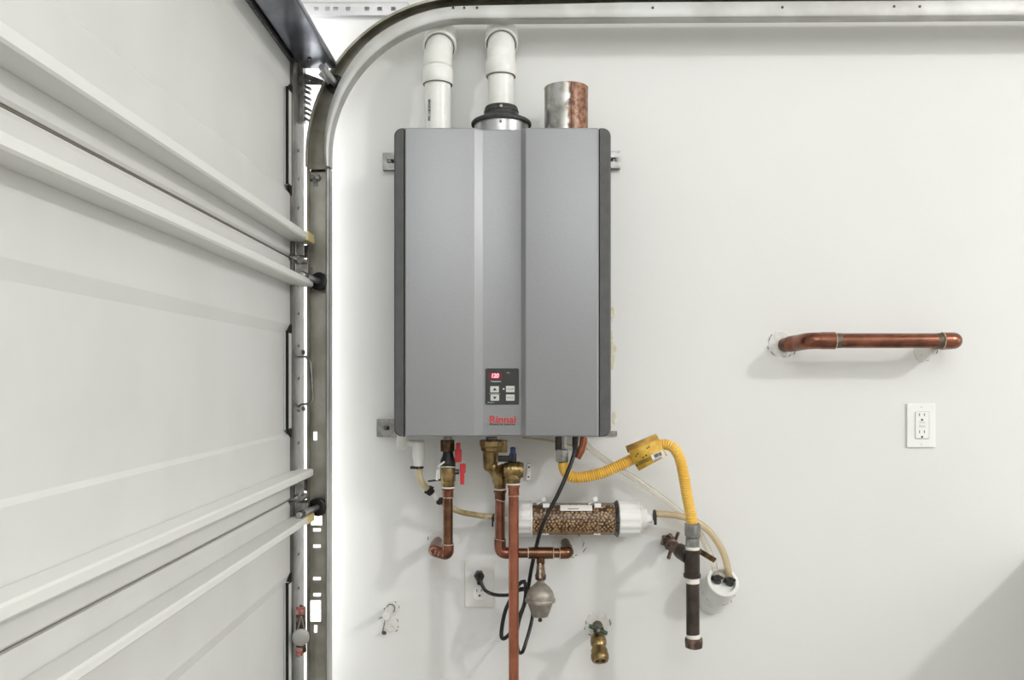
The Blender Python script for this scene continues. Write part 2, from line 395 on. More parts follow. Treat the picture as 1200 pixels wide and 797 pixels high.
# ---- hinges and rollers
def hinge(zc_, up_roller, dz):
    h = MB(); x = XD+0.010
    h.box((x, -0.106, zc_+0.030), (0.004, 0.066, 0.040), bev=0.0015)
    h.box((x, -0.106, zc_-0.030), (0.004, 0.066, 0.044), bev=0.0015)
    for k in range(5):
        h.cyl((x+0.009, -0.082-k*0.010, zc_), (x+0.009, -0.090-k*0.010, zc_), 0.0075, 12)
    for s_ in (-1, 1):
        h.box((x+0.014, -0.106+s_*0.026, zc_-0.030), (0.026, 0.003, 0.040), bev=0.001)
        h.box((x+0.009, -0.106+s_*0.024, zc_+0.026), (0.018, 0.003, 0.030), bev=0.001)
    ho = h.build('hinge', 'zinc', door)
    b = MB()
    for dz_ in (-0.044, -0.020, 0.018, 0.042):
        for dy in (-0.016, 0.016):
            b.lathe((x+0.001, -0.106+dy, zc_+dz_), (1, 0, 0), [(0, .0048), (.004, .0048), (.006, .0028)], 10)
    b.build('bolt', 'zinc', ho)
    return ho
def roller(p0, p1, name='roller'):
    # p0 stem tip (room side), p1 wheel centre in the track
    p0 = Vector(p0); p1 = Vector(p1); dr = (p1-p0).normalized()
    w_ = MB().lathe(p1-dr*0.006, dr, [(0, .010), (0, .019), (.002, .0215), (.010, .0215), (.012, .019), (.012, .0)], 24).build('roller', 'black', door, 'black roller wheel')
    MB().cyl(p0, p1-dr*0.004, 0.0068, 16, 0.001).build('stem', 'alu', w_)
    MB().cyl(p0+dr*0.004, p0+dr*0.018, 0.009, 14, 0.001).build('sleeve', 'dark_steel', w_)
hinge(ZC+0.270, 0, 0)
hinge(ZC-0.272, 0, 0)
XT = (371-VX)*(D-0.10)/F      # track centre line x
roller(P(353.5, 322, 0.165), P(374, 330, 0.086))
roller(P(350, 604, 0.175), P(373, 594, 0.086))
# top fixture bracket with its roller
tf = MB()
tf.bar(P(352, 87, 0.09), P(378, 97, 0.10), 0.012, 0.004)
tf.bar(P(356, 97, 0.09), P(384, 98, 0.10), 0.008, 0.004)
tf.bar(P(376, 84, 0.12), P(388, 96, 0.11), 0.018, 0.004)
tf.box(P(354, 88, 0.085), (0.012, 0.03, 0.05), bev=0.001)
tfo = tf.build('top_bracket', 'zinc', door)
tq = MB(); tq.box((XD+0.013, -0.083, ZC+0.655), (0.010, 0.022, 0.118), bev=0.001)
for k in range(9): tq.box((XD+0.024, -0.083+0.004*(-1)**k, ZC+0.604+0.0125*k), (0.016, 0.012, 0.0055), Matrix.Rotation(0.5, 3, 'Y'), 0.001)
tq.build('toothed_plate', 'zinc', tfo)
roller(P(378, 79, 0.20), P(393, 99, 0.084))
MB().cyl(P(377.5, 78.5, 0.206), P(392, 97, 0.10), 0.0080, 16).build('roller_tube', 'alu', tfo)
# lift handle and end cable bracket
hd = MB().tube(fillet([P(345, 411, 0.09), P(349, 418, 0.10), P(359, 418, 0.10), P(364, 425, 0.11), P(367, 468, 0.11), P(363, 473, 0.11), P(353, 474, 0.10), P(349, 480, 0.09)], 0.006), 0.0028, 10)
ho = hd.build('lift_handle', 'zinc', door)
MB().lathe((XD+0.006, -0.060, P(0, 413, .06).z), (1, 0, 0), [(0, .006), (.005, .006), (.007, .003)], 12).lathe((XD+0.006, -0.060, P(0, 479, .06).z), (1, 0, 0), [(0, .006), (.005, .006), (.007, .003)], 12).build('bolt', 'zinc', ho)
# bottom cable bracket (pale disc, reddish plate)
cbk = MB().prism([(P(346, 0, .158).x, P(0, 722, .158).z), (P(351, 0, .158).x, P(0, 709, .158).z), (P(357, 0, .158).x, P(0, 712, .158).z), (P(358, 0, .158).x, P(0, 765, .158).z), (P(347, 0, .158).x, P(0, 770, .158).z)], 0.150, 0.154).build('cable_bracket', 'iron_rust', door)
MB().lathe(P(352.5, 746, 0.160), (0.25, -1, 0), [(0, .014), (.003, .019), (.008, .019), (.011, .015), (.011, .004)], 20).build('cable_drum', 'case', cbk)
cr = mat('red_bracket', (150, 66, 58), 0.5, 0.3, (180, 150, 140), 90)
MB().box(P(352, 716, 0.160), (0.018, 0.004, 0.018), bev=.001).box(P(351, 764, 0.160), (0.014, 0.004, 0.018), bev=.001).build('red_plate', cr, cbk)
MB().bar(P(349, 738, .162), P(353, 722, .162), .003, .003).bar(P(357, 738, .162), P(353, 722, .162), .003, .003).build('wire', 'zinc', cbk)

# ============================================================ garage door track
trk = thing('garage_door_track', (XT, -0.09, ZC-0.9), 'galvanised steel roller track rising beside the garage door and curving along the top', 'door track')
DW = 0.064        # web depth
sc = (D-0.094)/F
xi = (386-VX)*sc                      # inner (right) edge of the vertical leg
xo = (359-VX)*(D-0.094)/F             # outer edge
WID = xi-xo
# vertical leg: web built as strips that leave the slots open
zb_, zt_ = ZC-1.30, ZC-(197-VY)*sc
slots = []   # (px centre, py centre, w px, h px)
for (px, py, a, b) in [(371.5, 621, 9, 4), (371.5, 640, 9, 4), (371.5, 678, 9, 4), (371.5, 697, 9, 4), (370, 716, 12.5, 25), (370, 737, 4, 9), (369.5, 511, 4.5, 10), (371, 610, 13, 11), (370, 216, 6, 6), (371, 870, 9, 4), (371, 890, 9, 4)]:
    c = P(px, py, DW); k = (D-DW)/F; slots.append((c.x-a*k/2, c.x+a*k/2, c.z-b*k/2, c.z+b*k/2))
def web(x0, x1, z0, z1, d, holes):
    mb = MB(); xs = sorted({x0, x1}); zs = sorted({z0, z1} | {h[2] for h in holes} | {h[3] for h in holes})
    for za, zz in zip(zs, zs[1:]):
        hh = [h for h in holes if h[2] <= za+1e-6 and h[3] >= zz-1e-6]
        segs = [x0]
        for h in sorted(hh): segs += [h[0], h[1]]
        segs.append(x1)
        for a, b in zip(segs[::2], segs[1::2]):
            if b-a > 1e-4: mb.box(((a+b)/2, -d, (za+zz)/2), (b-a, 0.002, zz-za))
    return mb
web(xo+0.001, xi-0.001, zb_, zt_, DW, slots).build('vertical_web', 'web', trk)
def cprof(lip, depth=0.030, wid=WID):
    # (u from inner edge outward, d depth towards the room) closed thin section for both flanges
    t = 0.0018
    inner = [(0.0, DW), (0.0, DW+depth-.004), (0.002, DW+depth-.001), (0.005, DW+depth), (lip*0.6, DW+depth+0.001), (lip, DW+depth-0.001), (lip, DW+depth-0.004), (lip*0.6, DW+depth-t), (0.005, DW+depth-t-.001), (t, DW+depth-.005), (t, DW)]
    o = wid
    outer = [(o, DW), (o, DW+depth-.003), (o-0.002, DW+depth), (o-0.007, DW+depth), (o-0.008, DW+depth-0.004), (o-0.006, DW+depth-t-.001), (o-t-.001, DW+depth-t-.003), (o-t, DW)]
    return inner, outer
inn, out_ = cprof(0.009)
for nm, pr in (('inner_flange', inn), ('outer_flange', out_)):
    MB().loft([[Vector((xi-u, -d, z)) for u, d in pr] for z in (zb_, zt_)], True, True, False).build(nm, 'track' if nm == 'inner_flange' else 'galv', trk)
MB().box(((xo+xi)/2-0.003, -DW+0.003, zt_), (WID*0.8, 0.002, 0.13), bev=.0005).build('splice_plate', 'zinc', trk)
sb = MB()
for (px, py) in [(366, 190), (374, 190), (366, 209), (373, 209)]:
    sb.lathe(P(px, py, DW), (0, -1, 0), [(0, .0080), (.004, .0080), (.006, .005), (.012, .005), (.012, .001)], 8)
MB().box(((xo+xi)/2, -DW-0.0022, zt_), (WID*0.9, 0.0012, 0.003)).build('splice_gap', 'void', trk)
sb.build('splice_bolt', 'zinc', trk)['kind'] = 'stuff'
# curved and horizontal leg
DWc = 0.078; sc2 = (D-DWc-0.032)/F; xi2 = (386-VX)*sc2
RI = 160*sc2; cxz = (xi2+RI, ZC-(182-VY)*sc2); ztop = cxz[1]+RI
path = [((xi2, zt_+0.001), (1, 0), 0.009)]
for k in range(25):
    a = PI-(PI/2)*k/24
    path.append(((cxz[0]+RI*math.cos(a), cxz[1]+RI*math.sin(a)), (-math.cos(a), -math.sin(a)), 0.011+0.019*min(1, k/13)))
for x in (0.25, 0.8, 1.6, 2.4): path.append(((x, ztop+(x-cxz[0])*0.006), (0, -1), 0.036))
def sweep(fn, name, m):
    rings = []
    for (p, nrm, lip) in path:
        rings.append([Vector((p[0]-nrm[0]*u, -d, p[1]-nrm[1]*u)) for u, d in fn(lip)])
    rings = [[v-Vector((0, DWc-DW, 0)) for v in q] for q in rings]
    return MB().loft(rings, True, True, True).build(name, m, trk, auto=30)
WID2 = 0.056
sweep(lambda l: cprof(l, 0.032, WID2)[0], 'curved_inner_flange', 'track')
sweep(lambda l: cprof(l, 0.032, WID2)[1], 'curved_outer_flange', 'galv')
sweep(lambda l: [(0.001, DW-.001), (0.001, DW+.001), (WID2-.001, DW+.001), (WID2-.001, DW-.001)], 'curved_web', 'galv')
tb = MB()
for px, py in [(765, 9), (917, 8.5), (1048, 7.5), (1078, 7.5), (531, 9), (544, 9), (559, 9)]:
    tb.cyl(P(px, py, DWc+0.030), P(px, py, DWc+0.035), 0.0030, 10)
tb.build('rivet', 'dark_steel', trk)['kind'] = 'stuff'
# perforated angle behind, top
zc1, zc2 = P(0, 18, 0.012).z, P(0, 3, 0.012).z
ang = thing('perforated_angle', P(300, 18, 0.01), 'bright perforated steel angle fixed to the wall above the track bend', 'bracket')
holes = []
for px in (371, 384, 393.5, 408, 430, 445, 461, 350, 335):
    c = P(px, 10.5, .012); holes.append((c.x-.0055, c.x+.0055, c.z-.005, c.z+.005))
web(P(318, 0, .012).x, P(478, 0, .012).x, zc1, zc2, 0.012, holes).build('perforated_plate', 'angle', ang)
MB().box(((P(318, 0, .012).x+P(478, 0, .012).x)/2, -0.0065, zc2), (P(478, 0, .012).x-P(318, 0, .012).x, 0.013, 0.002)).build('flange', 'angle', ang)
# ============================================================ water heater
FD = 0.244
wh = thing('water_heater', P(588, 512, 0.02), 'silver wall-hung tankless water heater with charcoal side trims and a red display', 'water heater')
kf = (D-FD)/F
X0, X1 = P(461, 0, FD).x, P(716.5, 0, FD).x
ZT, ZB = P(0, 149, FD).z, P(0, 512, FD).z
xa, xb = P(473, 0, FD).x, P(703, 0, FD).x
def trim(xo_, xi_, sg):
    r = 0.017; poly = [(xi_, ZB-0.001), (xi_, ZT-0.000)]
    for k in range(9):
        a = PI/2*k/8; poly.append((xo_-sg*(r-r*math.sin(a)), ZT-r+r*math.cos(a)))
    for k in range(9):
        a = PI/2*k/8; poly.append((xo_-sg*(r-r*math.cos(a)), ZB+r-r*math.sin(a)))
    rings = []
    cx_, cz_ = (xo_+xi_)/2, (ZB+ZT)/2
    for d, ins in ((0.02, 0.0), (FD-0.012, 0.0), (FD-0.006, 0.001), (FD-0.003, 0.004)):
        rings.append([Vector((x-sg*(ins if abs(x-xi_) > .001 else 0), -d, cz_+(z-cz_)*(1-ins*1.5))) for x, z in poly])
    MB().loft(rings, True, True, True).build('side_trim', 'charcoal', wh, auto=35)
trim(X0, xa, -1); trim(X1, xb, 1)
MB().box(((xa+xb)/2, -(0.016+FD-0.02)/2, (ZB+ZT)/2), (xb-xa-.002, FD-0.03, ZT-ZB-0.004)).build('case', 'case', wh)
RC = 0.013
pf = [(473.6, FD-.012), (474.2, FD-.003), (475.6, FD), (555.2, FD), (556.6, FD-.0012), (564.8, FD-RC+.0008), (566.2, FD-RC), (609.6, FD-RC), (610.8, FD-RC+.0008), (616.2, FD-.0008), (617.6, FD), (699.5, FD), (701.8, FD-.0035), (702.4, FD-.012)]
rings = []
for z, ins in ((ZT, .010), (ZT-.0008, .0035), (ZT-.0028, .0008), (ZT-.0055, 0), (ZB+.0055, 0), (ZB+.0028, .0008), (ZB+.0008, .0035), (ZB, .010)):
    rings.append([Vector(((px-VX)*kf, -(min(d, d-ins) if i not in (0, len(pf)-1) else d-.0), z)) for i, (px, d) in enumerate(pf)])
MB().loft(rings, False, False, True).build('front_cover', 'silver', wh, auto=28)
# mounting brackets on the wall
for (x_a, x_b, y_a, y_b, hx) in ((448.5, 480, 179, 199, 457.5), (700, 727.5, 177, 197, 720), (441.5, 480, 491.5, 512, 452)):
    h = P(hx, (y_a+y_b)/2, 0.018)
    w_, hh = (0.009, 0.005)
    a, b = P(x_a, y_b, .018), P(x_b, y_a, .018)
    br = web(a.x, b.x, a.z, b.z, 0.018, [(h.x-w_, h.x+w_, h.z-hh, h.z+hh)])
    br.box(((a.x+b.x)/2, -0.009, b.z-.001), (b.x-a.x, 0.018, 0.002)).box(((a.x+b.x)/2, -0.009, a.z+.001), (b.x-a.x, 0.018, 0.002))
    bo = br.build('mounting_bracket', 'zinc', wh)
    MB().lathe((h.x, -0.001, h.z), (0, -1, 0), [(0, .007), (.011, .007), (.013, .004)], 6).build('bolt', 'dark_steel', bo)
MB().box(P(708, 508, 0.003), (0.062, 0.006, 0.012)).build('backplate', 'zinc', wh)
# control panel
pd = FD-RC
c0 = P(588.5, 453, pd+.0015)
pw, ph = 39*kf*1.004, 42.5*kf*1.004
def rrect(cx_, cz_, w_, h_, r):
    o = []
    for qx, qz, a0 in ((1, 1, 0), (-1, 1, 1), (-1, -1, 2), (1, -1, 3)):
        for k in range(4):
            a = (a0+k/3)*PI/2; o.append((cx_+qx*(w_/2-r)+r*math.cos(a), cz_+qz*(h_/2-r)+r*math.sin(a)))
    return o
cp = MB().prism(rrect(c0.x, c0.z, pw, ph, 0.003), pd-.001, pd+.002).build('control_panel', 'panel', wh)
for i, (px, py) in enumerate(((579.6, 456.3), (579.9, 466), (598, 456), (598, 466))):
    c = P(px, py, pd+.003)
    MB().prism(rrect(c.x, c.z, .0185, .0135, .0012), pd+.001, pd+.0035).build('button', 'button', cp)
for (px, py, s_) in ((579.8, 456.2, 1), (579.8, 466.2, -1)):
    c = P(px, py, pd+.0036)
    MB().prism([(c.x-.0042, c.z-s_*.0026), (c.x+.0042, c.z-s_*.0026), (c.x, c.z+s_*.0036)], pd+.0033, pd+.0039).build('arrow', 'panel', cp)
c = P(580.5, 440.5, pd+.0025); MB().prism(rrect(c.x, c.z, .030, .0125, .002), pd+.001, pd+.0025).build('display', 'led_bg', cp)
text('digits', '120', 0.0125, P(579.8, 440.6, pd+.0028), 'led', cp, off=0.0006, shear=0.15, sx=0.9)
c = P(590.3, 456, pd+.003); MB().lathe(c, (0, -1, 0), [(-.001, .0013), (.0004, .0013), (.0008, .0008)], 10).build('indicator', 'led_dot', cp)
text('panel_print', 'Temperature', 0.0042, P(581, 447, pd+.0023), 'print_white', cp, off=0.0001)
text('panel_print', 'ON', 0.0040, P(595.5, 437, pd+.0023), 'print_white', cp)
text('panel_print', 'On/Off', 0.0044, P(598, 456, pd+.0036), 'panel', cp)
text('panel_print', 'Priority', 0.0044, P(598, 466, pd+.0036), 'panel', cp)
text('panel_print', 'PRIORITY', 0.0036, P(575.5, 471.8, pd+.0023), 'print_white', cp)
MB().box(P(579.8, 461.3, pd+.0022), (.024, .0006, .0007)).build('panel_line', 'print_white', cp)
text('logo', 'Rinnai', 0.0215, P(589, 492, pd+.0003), 'logo_red', wh, off=0.0005, sx=1.10)
text('tagline', 'efficiency for tomorrow', 0.0062, P(588.5, 497.3, pd+.0003), 'ink', wh, off=0.0001, sx=0.92)

# ============================================================ top pipes
def vent(name, px, ring_px, zax, coup_py, lbl, zbot, d=0.100):
    x = P(px, 0, d).x; z = zax
    v = thing(name, (x, -d, zbot), lbl, 'pipe', 'white plastic vent pipes above the heater')
    MB().cyl((x, -d, zbot), (x, -d, P(0, coup_py, d).z+.01), 0.0302, 32).build('pipe', 'pvc', v)
    zc_ = P(0, coup_py, d).z
    MB().lathe((x, -d, zc_), (0, 0, 1), [(0, .0302), (0, .0345), (.002, .0355), (.034, .0350), (.037, .0325)], 36).build('coupling', 'pvc', v)
    MB().ring((x, -d, zc_-.0004), (0, 0, 1), .0325, .0012).build('shadow_gap', 'crack', v)  # thin dark ring along the lower rim of the coupling
    # 45 degree elbow leaning back into a socket in the wall
    zs = zc_+.034; n_ = Vector((0, .7071, .7071)); zb2 = z
    pts = [Vector((x, -d, zs-.002)), Vector((x, -d, zs+.004))]; rr = [.0335, .0320]
    b0 = Vector((x, -d, zb2)); R = .035
    for k in range(9):
        t = k/8; a_ = Vector((x, -d, zb2-.026)); c_ = b0+n_*.026
        pts.append(a_*(1-t)**2+b0*2*t*(1-t)+c_*t*t); rr.append(.0328)
    pts += [b0+n_*.060, b0+n_*.130]; rr += [.0316, .0316]
    MB().tube(pts, rr, 32).build('elbow', 'pvc', v)
    s0 = b0+n_*.066
    MB().lathe(s0, n_, [(0, .0320), (-.001, .0385), (.002, .0395), (.060, .0390)], 36).build('wall_socket', 'pvc', v)
    MB().ring(s0-n_*.0012, n_, .0340, .0012, 32).build('shadow_gap', 'crack', v)  # thin dark ring at the mouth of the socket
    return v
topz = ZT
va = vent('intake_pipe', 513, 519, P(0, 70, 0.1).z, 99.5, 'left white plastic vent pipe with printed marks rising behind the heater into the wall', topz+.0005)
text('pipe_print', 'PVC 1120 SCH40', 0.0068, P(503.2, 129, .1275), 'pvc_mark', va, rot=(PI/2, -PI/2, 0), off=0.0003, sx=0.98)
vb = vent('exhaust_pipe', 587, 586, P(0, 66.5, 0.1).z, 90, 'right white plastic vent pipe rising from the black rubber collar into the wall', P(0, 147, .1).z+.0415)
col_ = thing('vent_collar', (P(587, 0, .1).x, -.1, topz), 'black rubber vent collar over a bright aluminium ring on top of the heater', 'collar')
xx = P(587.5, 0, .1).x
MB().lathe((xx, -.1, topz), (0, 0, 1), [(0, .0635), (.008, .0635), (.012, .0625), (P(0, 147, .1).z-topz-.001, .0625)], 40).build('aluminium_ring', 'alu', col_)
zz = P(0, 147, .1).z
MB().lathe((xx, -.1, zz), (0, 0, 1), [(-.001, .0655), (-.001, .069), (.004, .0695), (.008, .066), (.013, .055), (.017, .043), (.022, .0395), (.036, .0388), (.041, .0365)], 40).build('rubber_boot', 'rubber', col_)
MB().ring((xx, -.1, zz+.030), (0, 0, 1), .0392, .0016).build('clamp_band', 'dark_steel', col_)
MB().lathe((xx, -.1385, zz+.032), (0, -1, 0), [(0, .004), (.004, .004), (.005, .002)], 8).build('clamp_screw', 'zinc', col_)
MB().lathe((xx, -.1620, zz-.008), (0, -1, 0), [(0, .003), (.005, .003), (.006, .0015)], 8).build('ring_screw', 'zinc', col_)
# rusty metal stub
sx_ = P(663.5, 0, .115).x
st = thing('flue_stub', (sx_, -.115, topz), 'short round sheet metal flue stub, half rusted, standing on the heater top', 'pipe')
zt2 = P(0, 104.5, .115).z; L = zt2-topz
MB().lathe((sx_, -.115, topz+.001), (0, 0, 1), [(0, .0498), (L-.003, .0500), (L, .0507), (L, .0490), (L-.004, .0485), (0, .0485)], 48, True).build('tube', 'rusted', st)
MB().box((sx_+.0085, -.115-.0499, topz+L/2), (.0016, .0014, L)).build('seam', 'iron_rust', st)
MB().lathe((sx_-.040, -.115-.031, topz+.008), (-.8, -.6, 0), [(0, .004), (.004, .004), (.006, .002)], 10).build('screw', 'dark_steel', st)

# ============================================================ plaster patches round the holes
def patch(px, py, r, seed, cracks=6, sx=1.0):
    rnd = random.Random(seed); c = P(px, py, 0)
    n = 22; rr = [r*(1+rnd.uniform(-.14, .14)) for _ in range(n)]
    outer = [Vector((c.x+sx*rr[i]*math.cos(2*PI*i/n), 0.0005, c.z+rr[i]*math.sin(2*PI*i/n))) for i in range(n)]
    mid = [Vector((c.x+(p.x-c.x)*.86, -0.0008-rnd.uniform(0, .0012), c.z+(p.z-c.z)*.86)) for p in outer]
    inn_ = [Vector((c.x+(p.x-c.x)*.45, -0.0004-rnd.uniform(0, .0015), c.z+(p.z-c.z)*.45)) for p in outer]
    o = MB().loft([outer, mid, inn_], True, True, False).build('plaster_patch', 'plaster', wall_back)
    cm = MB()
    for k in range(cracks):
        a = rnd.uniform(0, 2*PI); q = r*rnd.uniform(.85, 1.12); pts = []
        for j in range(4):
            a += rnd.uniform(.04, .16); q *= rnd.uniform(.95, 1.06)
            pts.append(Vector((c.x+sx*q*math.cos(a), -0.0012, c.z+q*math.sin(a))))
        cm.tube(pts, [0.0004, .0010, .0009, .0003], 5)
    cm.build('crack', 'crack', o)['kind'] = 'stuff'
patch(916, 403, .034, 1, 7); patch(1084, 409, .032, 2, 5); patch(514, 633, .026, 3, 5); patch(664, 636, .040, 4, 9)
patch(701, 731, .030, 5, 9); patch(459, 713, .018, 6, 4); patch(456, 730, .022, 7, 6); patch(786, 636, .020, 8, 3)
# paint flaws beside the heater's right edge
o = MB()
pm = mat('glue_stain', (214, 206, 172), 0.7, 0, (224, 222, 216), 60, 0.3, 120)
for px, py, r in ((718, 368, .010), (719, 410, .012), (718, 425, .010), (720, 490, .009), (717, 395, .008)):
    n = 10; c = P(px, py, 0)
    o.loft([[Vector((c.x+r*k*random.uniform(.5, .8)*math.cos(2*PI*i/n), y, c.z+2*r*k*random.uniform(.8, 1.1)*math.sin(2*PI*i/n))) for i in range(n)] for y, k in ((.0005, 1), (-.0012, .8))], True, True, False)
o.build('glue_stain', pm, wall_back)

# ============================================================ hot water line (left)
kP = lambda px, py, d: P(px, py, d)
def flux_ring(pos, dr, R, parent, name='solder_ring', m='flux', r=.0010):
    return MB().ring(pos, dr, R, r, 20, 6, .0003).build(name, m, parent)
hx = P(525, 0, .12).x; wx, wz = -.1965, ZC-.393
hot = thing('hot_water_pipe', (hx, -.12, P(0, 650, .12).z), 'short copper pipe under the red-handled valve, elbowing left into the wall', 'pipe')
top = P(525, 580, .12); bot = P(525, 640, .12)
MB().cyl(top, Vector((hx, -.12, bot.z)), .0112, 20).build('pipe', 'copper_old', hot)
MB().tube(fillet([Vector((hx, -.12, bot.z+.004)), Vector((hx, -.12, ZC-.402)), Vector((wx, -.105, ZC-.396)), Vector((wx, -.045, ZC-.394))], .020, 8), .0135, 20).build('elbow', 'copper', hot)
MB().cyl(Vector((wx, -.05, ZC-.394)), Vector((wx, .002, ZC-.394)), .0112, 20).build('wall_stub', 'copper_old', hot)
MB().lathe(P(525, 583, .12), (0, 0, 1), [(0, .0125), (.016, .0125), (.018, .0145), (.024, .0145)], 20).build('adapter', 'copper', hot)
flux_ring(Vector((hx, -.12, bot.z+.004)), (0, 0, 1), .0132, hot); flux_ring(P(525, 583, .12), (0, 0, 1), .0126, hot)
for t_ in (0.3, .6, .85):
    p = Vector((hx, -.12, ZC-.402)).lerp(Vector((wx, -.105, ZC-.396)), t_)
    MB().box(p+Vector((0, -.0138, 0)), (.0015, .0015, .009), Matrix.Rotation(.4, 3, 'Y')).build('flux_drip', 'flux', hot)

hv = thing('isolation_valve', P(525, 572, .12), 'brass shut-off valve with two red handles under the left of the heater', 'valve')
MB().cyl(P(524.5, 512, .12), P(524.5, 517, .12), .010, 16).build('inlet_nipple', 'zinc', hv)
MB().cyl(P(524.5, 529, .12), P(524.5, 515.5, .12), .0168, 8, .001).build('union_nut', 'brass_dark', hv)
MB().lathe(P(525, 547, .12), (0, 0, 1), [(-.004, .014), (0, .0168), (.014, .0175), (.024, .013), (.036, .011)], 20).build('valve_neck', 'black', hv)
MB().lathe(P(525, 571, .12), (0, 0, 1), [(0, .0148), (.012, .0150), (.014, .0168), (.026, .0172), (.034, .0178), (.045, .0172), (.050, .012)], 24).build('valve_body', 'brass', hv)
MB().cyl(P(533, 553, .125), P(538, 553, .125), .006).build('valve_stem', 'dark_steel', hv)
flux_ring(P(525, 571.3, .12), (0, 0, 1), .0142, hv, 'thread_tape', 'ptfe', .0018)
flux_ring(P(525, 548, .12), (0, 0.2, 1), .0168, hv, 'thread_tape', 'ptfe', .0012)
h1 = MB().box(P(537, 534, .135), (.0150, .012, .030), bev=.003).box(P(537, 524, .137), (.0095, .010, .020), bev=.0025).build('handle', 'red', hv)
h2 = MB().box(P(542.3, 549, .130), (.0130, .012, .022), bev=.003).box(P(541.8, 559, .132), (.0095, .010, .034), bev=.0025).build('handle', 'red', hv)
MB().bar(P(513, 563, .122), P(514, 550, .122), .010, .001).build('paper_tag', 'paper', hv)
MB().bar(P(513, 547, .135), P(521, 541, .137), .004, .0012).build('tag_tie', 'paper', hv)

# condensate drain: white trap, hose and neutraliser inlet
cd = thing('condensate_trap', P(490, 550, .10), 'white plastic condensate fitting and beige drain hose at the heater lower left corner', 'drain fitting')
MB().lathe(P(472.5, 510, .10), (-.05, 0, -1), [(0, .0145), (.026, .0145), (.030, .0125), (.034, .009)], 20).build('white_cap', 'pvc', cd)
MB().tube(fillet([P(476, 519, .1), P(488, 520, .1), P(490, 530, .1)], .010), .008, 14).build('elbow', 'pvc', cd)
MB().lathe(P(490.5, 516, .10), (0, 0, -1), [(0, .011), (.004, .0145), (.040, .0140), (.043, .0125), (.061, .0115), (.062, .009)], 20).build('cup', 'white', cd)
MB().lathe(P(490, 546.2, .10), (0, 0, -1), [(0, .0125), (.0055, .0125)], 20).box(P(485, 548, .105), (.016, .012, .0055)).build('hose_clamp', 'black', cd)
MB().tube(spline([P(491, 549, .10), P(492, 559, .10), P(496, 568, .09), P(503, 575, .08)]), .0072, 14).build('hose', 'beige', cd)
wy = MB().tube([P(501, 573, .082), P(506, 578, .078)], .0095, 12)
wy.box(P(501, 577, .082), (.014, .010, .009), Matrix.Rotation(.5, 3, 'Y'), .002); wy.cyl(P(506, 570, .08), P(503, 577, .08), .006)
wy.build('barbed_tee', 'black', cd)
MB().bar(P(502, 564, .10), P(516, 562.3, .125), .004, .003).build('cable_tie', 'black', cd)
MB().tube(spline([P(507, 577, .078), P(511, 583, .078), P(514, 588, .075)]), .0062, 12).build('hose_tail', 'pvc', cd)
MB().cyl(P(511.5, 587, .075), P(519, 587, .075), .0082, 12).box(P(515, 588, .083), (.010, .008, .014), Matrix.Rotation(.4, 3, 'Y'), .002).build('end_clamp', 'black', cd)

dh = tag(MB().tube(spline([P(516, 588, .072), P(526, 594, .07), P(540, 600, .066), P(558, 603.5, .06), P(575, 605.5, .055), P(598, 606, .05)]), .0068, 14).build('drain_hose', 'brown_hose'), 'stained brown drain hose curving behind the copper pipes to the bead canister', 'hose')

# ---- neutraliser canister
nz = ZC-(608-VY)*(D-.05)/F; N = lambda px, d=.05: P(px, 0, d).x
ne = thing('neutralizer_canister', (N(670), -.05, nz-.042), 'clear horizontal canister of tan beads with white end caps behind the pipes', 'canister')
MB().lathe((N(622), -.05, nz), (1, 0, 0), [(0, .0372), (N(724)-N(622), .0372)], 40, False).build('clear_tube', 'clear_case', ne)
MB().lathe((N(622), -.05, nz), (1, 0, 0), [(0, .0315), (N(724)-N(622), .0315)], 32).build('bead_bed', 'bead_bed', ne)
bd = MB(); rnd = random.Random(3)
ico = bmesh.new(); bmesh.ops.create_icosphere(ico, subdivisions=1, radius=1); iv = [v.co.copy() for v in ico.verts]; ico.verts.ensure_lookup_table(); iff = [tuple(v.index for v in f.verts) for f in ico.faces]; ico.free()
Lb = N(723)-N(623); row = 0
for ia in range(30):
    a = 2*PI*ia/30
    for k in range(23):
        xx_ = N(624)+Lb*(k+.5*(ia % 2)+rnd.uniform(-.28, .28))/23.5
        aa = a+rnd.uniform(-.06, .06); rr_ = .0328; r_ = rnd.uniform(.0027, .0035)
        if math.sin(aa) > .72 and rnd.random() < .8: continue
        c = Vector((xx_, -.05+rr_*math.cos(aa), nz+rr_*math.sin(aa))); b0 = len(bd.v)
        bd.v += [c+v*r_ for v in iv]; bd.f += [tuple(b0+i for i in f) for f in iff]; bd.sm += [True]*len(iff)
bo = bd.build('beads', 'beads', ne); bo['kind'] = 'stuff'
def capl(x0, x1, R, nm):
    n = 56; rings = []
    s_ = 1 if x1 > x0 else -1
    for t, q in ((0, R-.002), (.0015, R), (abs(x1-x0)-.002, R), (abs(x1-x0), R-.003)):
        rings.append([Vector((x0+s_*t, -.05+(q+(0.0007 if (i//2) % 2 else -.0007))*math.cos(2*PI*i/n), nz+(q+(0.0007 if (i//2) % 2 else -.0007))*math.sin(2*PI*i/n))) for i in range(n)])
    MB().loft(rings, True, True, False).build(nm, 'white', ne)
capl(N(623), N(600), .0415, 'end_cap'); capl(N(724), N(749), .0415, 'end_cap')
MB().ring((N(622.5), -.05, nz), (1, 0, 0), .0405, .0022, 36).build('cap_rim', 'white', ne)
MB().lathe((N(723), -.05, nz), (-1, 0, 0), [(-.002, .042), (.000, .0445), (.003, .042), (.007, .0378)], 40).build('black_seal', 'dark_steel', ne)
MB().lathe((N(749), -.05, nz), (1, 0, 0), [(0, .030), (.006, .030), (.008, .024), (.017, .023), (.018, .012), (.030, .010), (.030, .007)], 28).build('outlet_neck', 'white', ne)
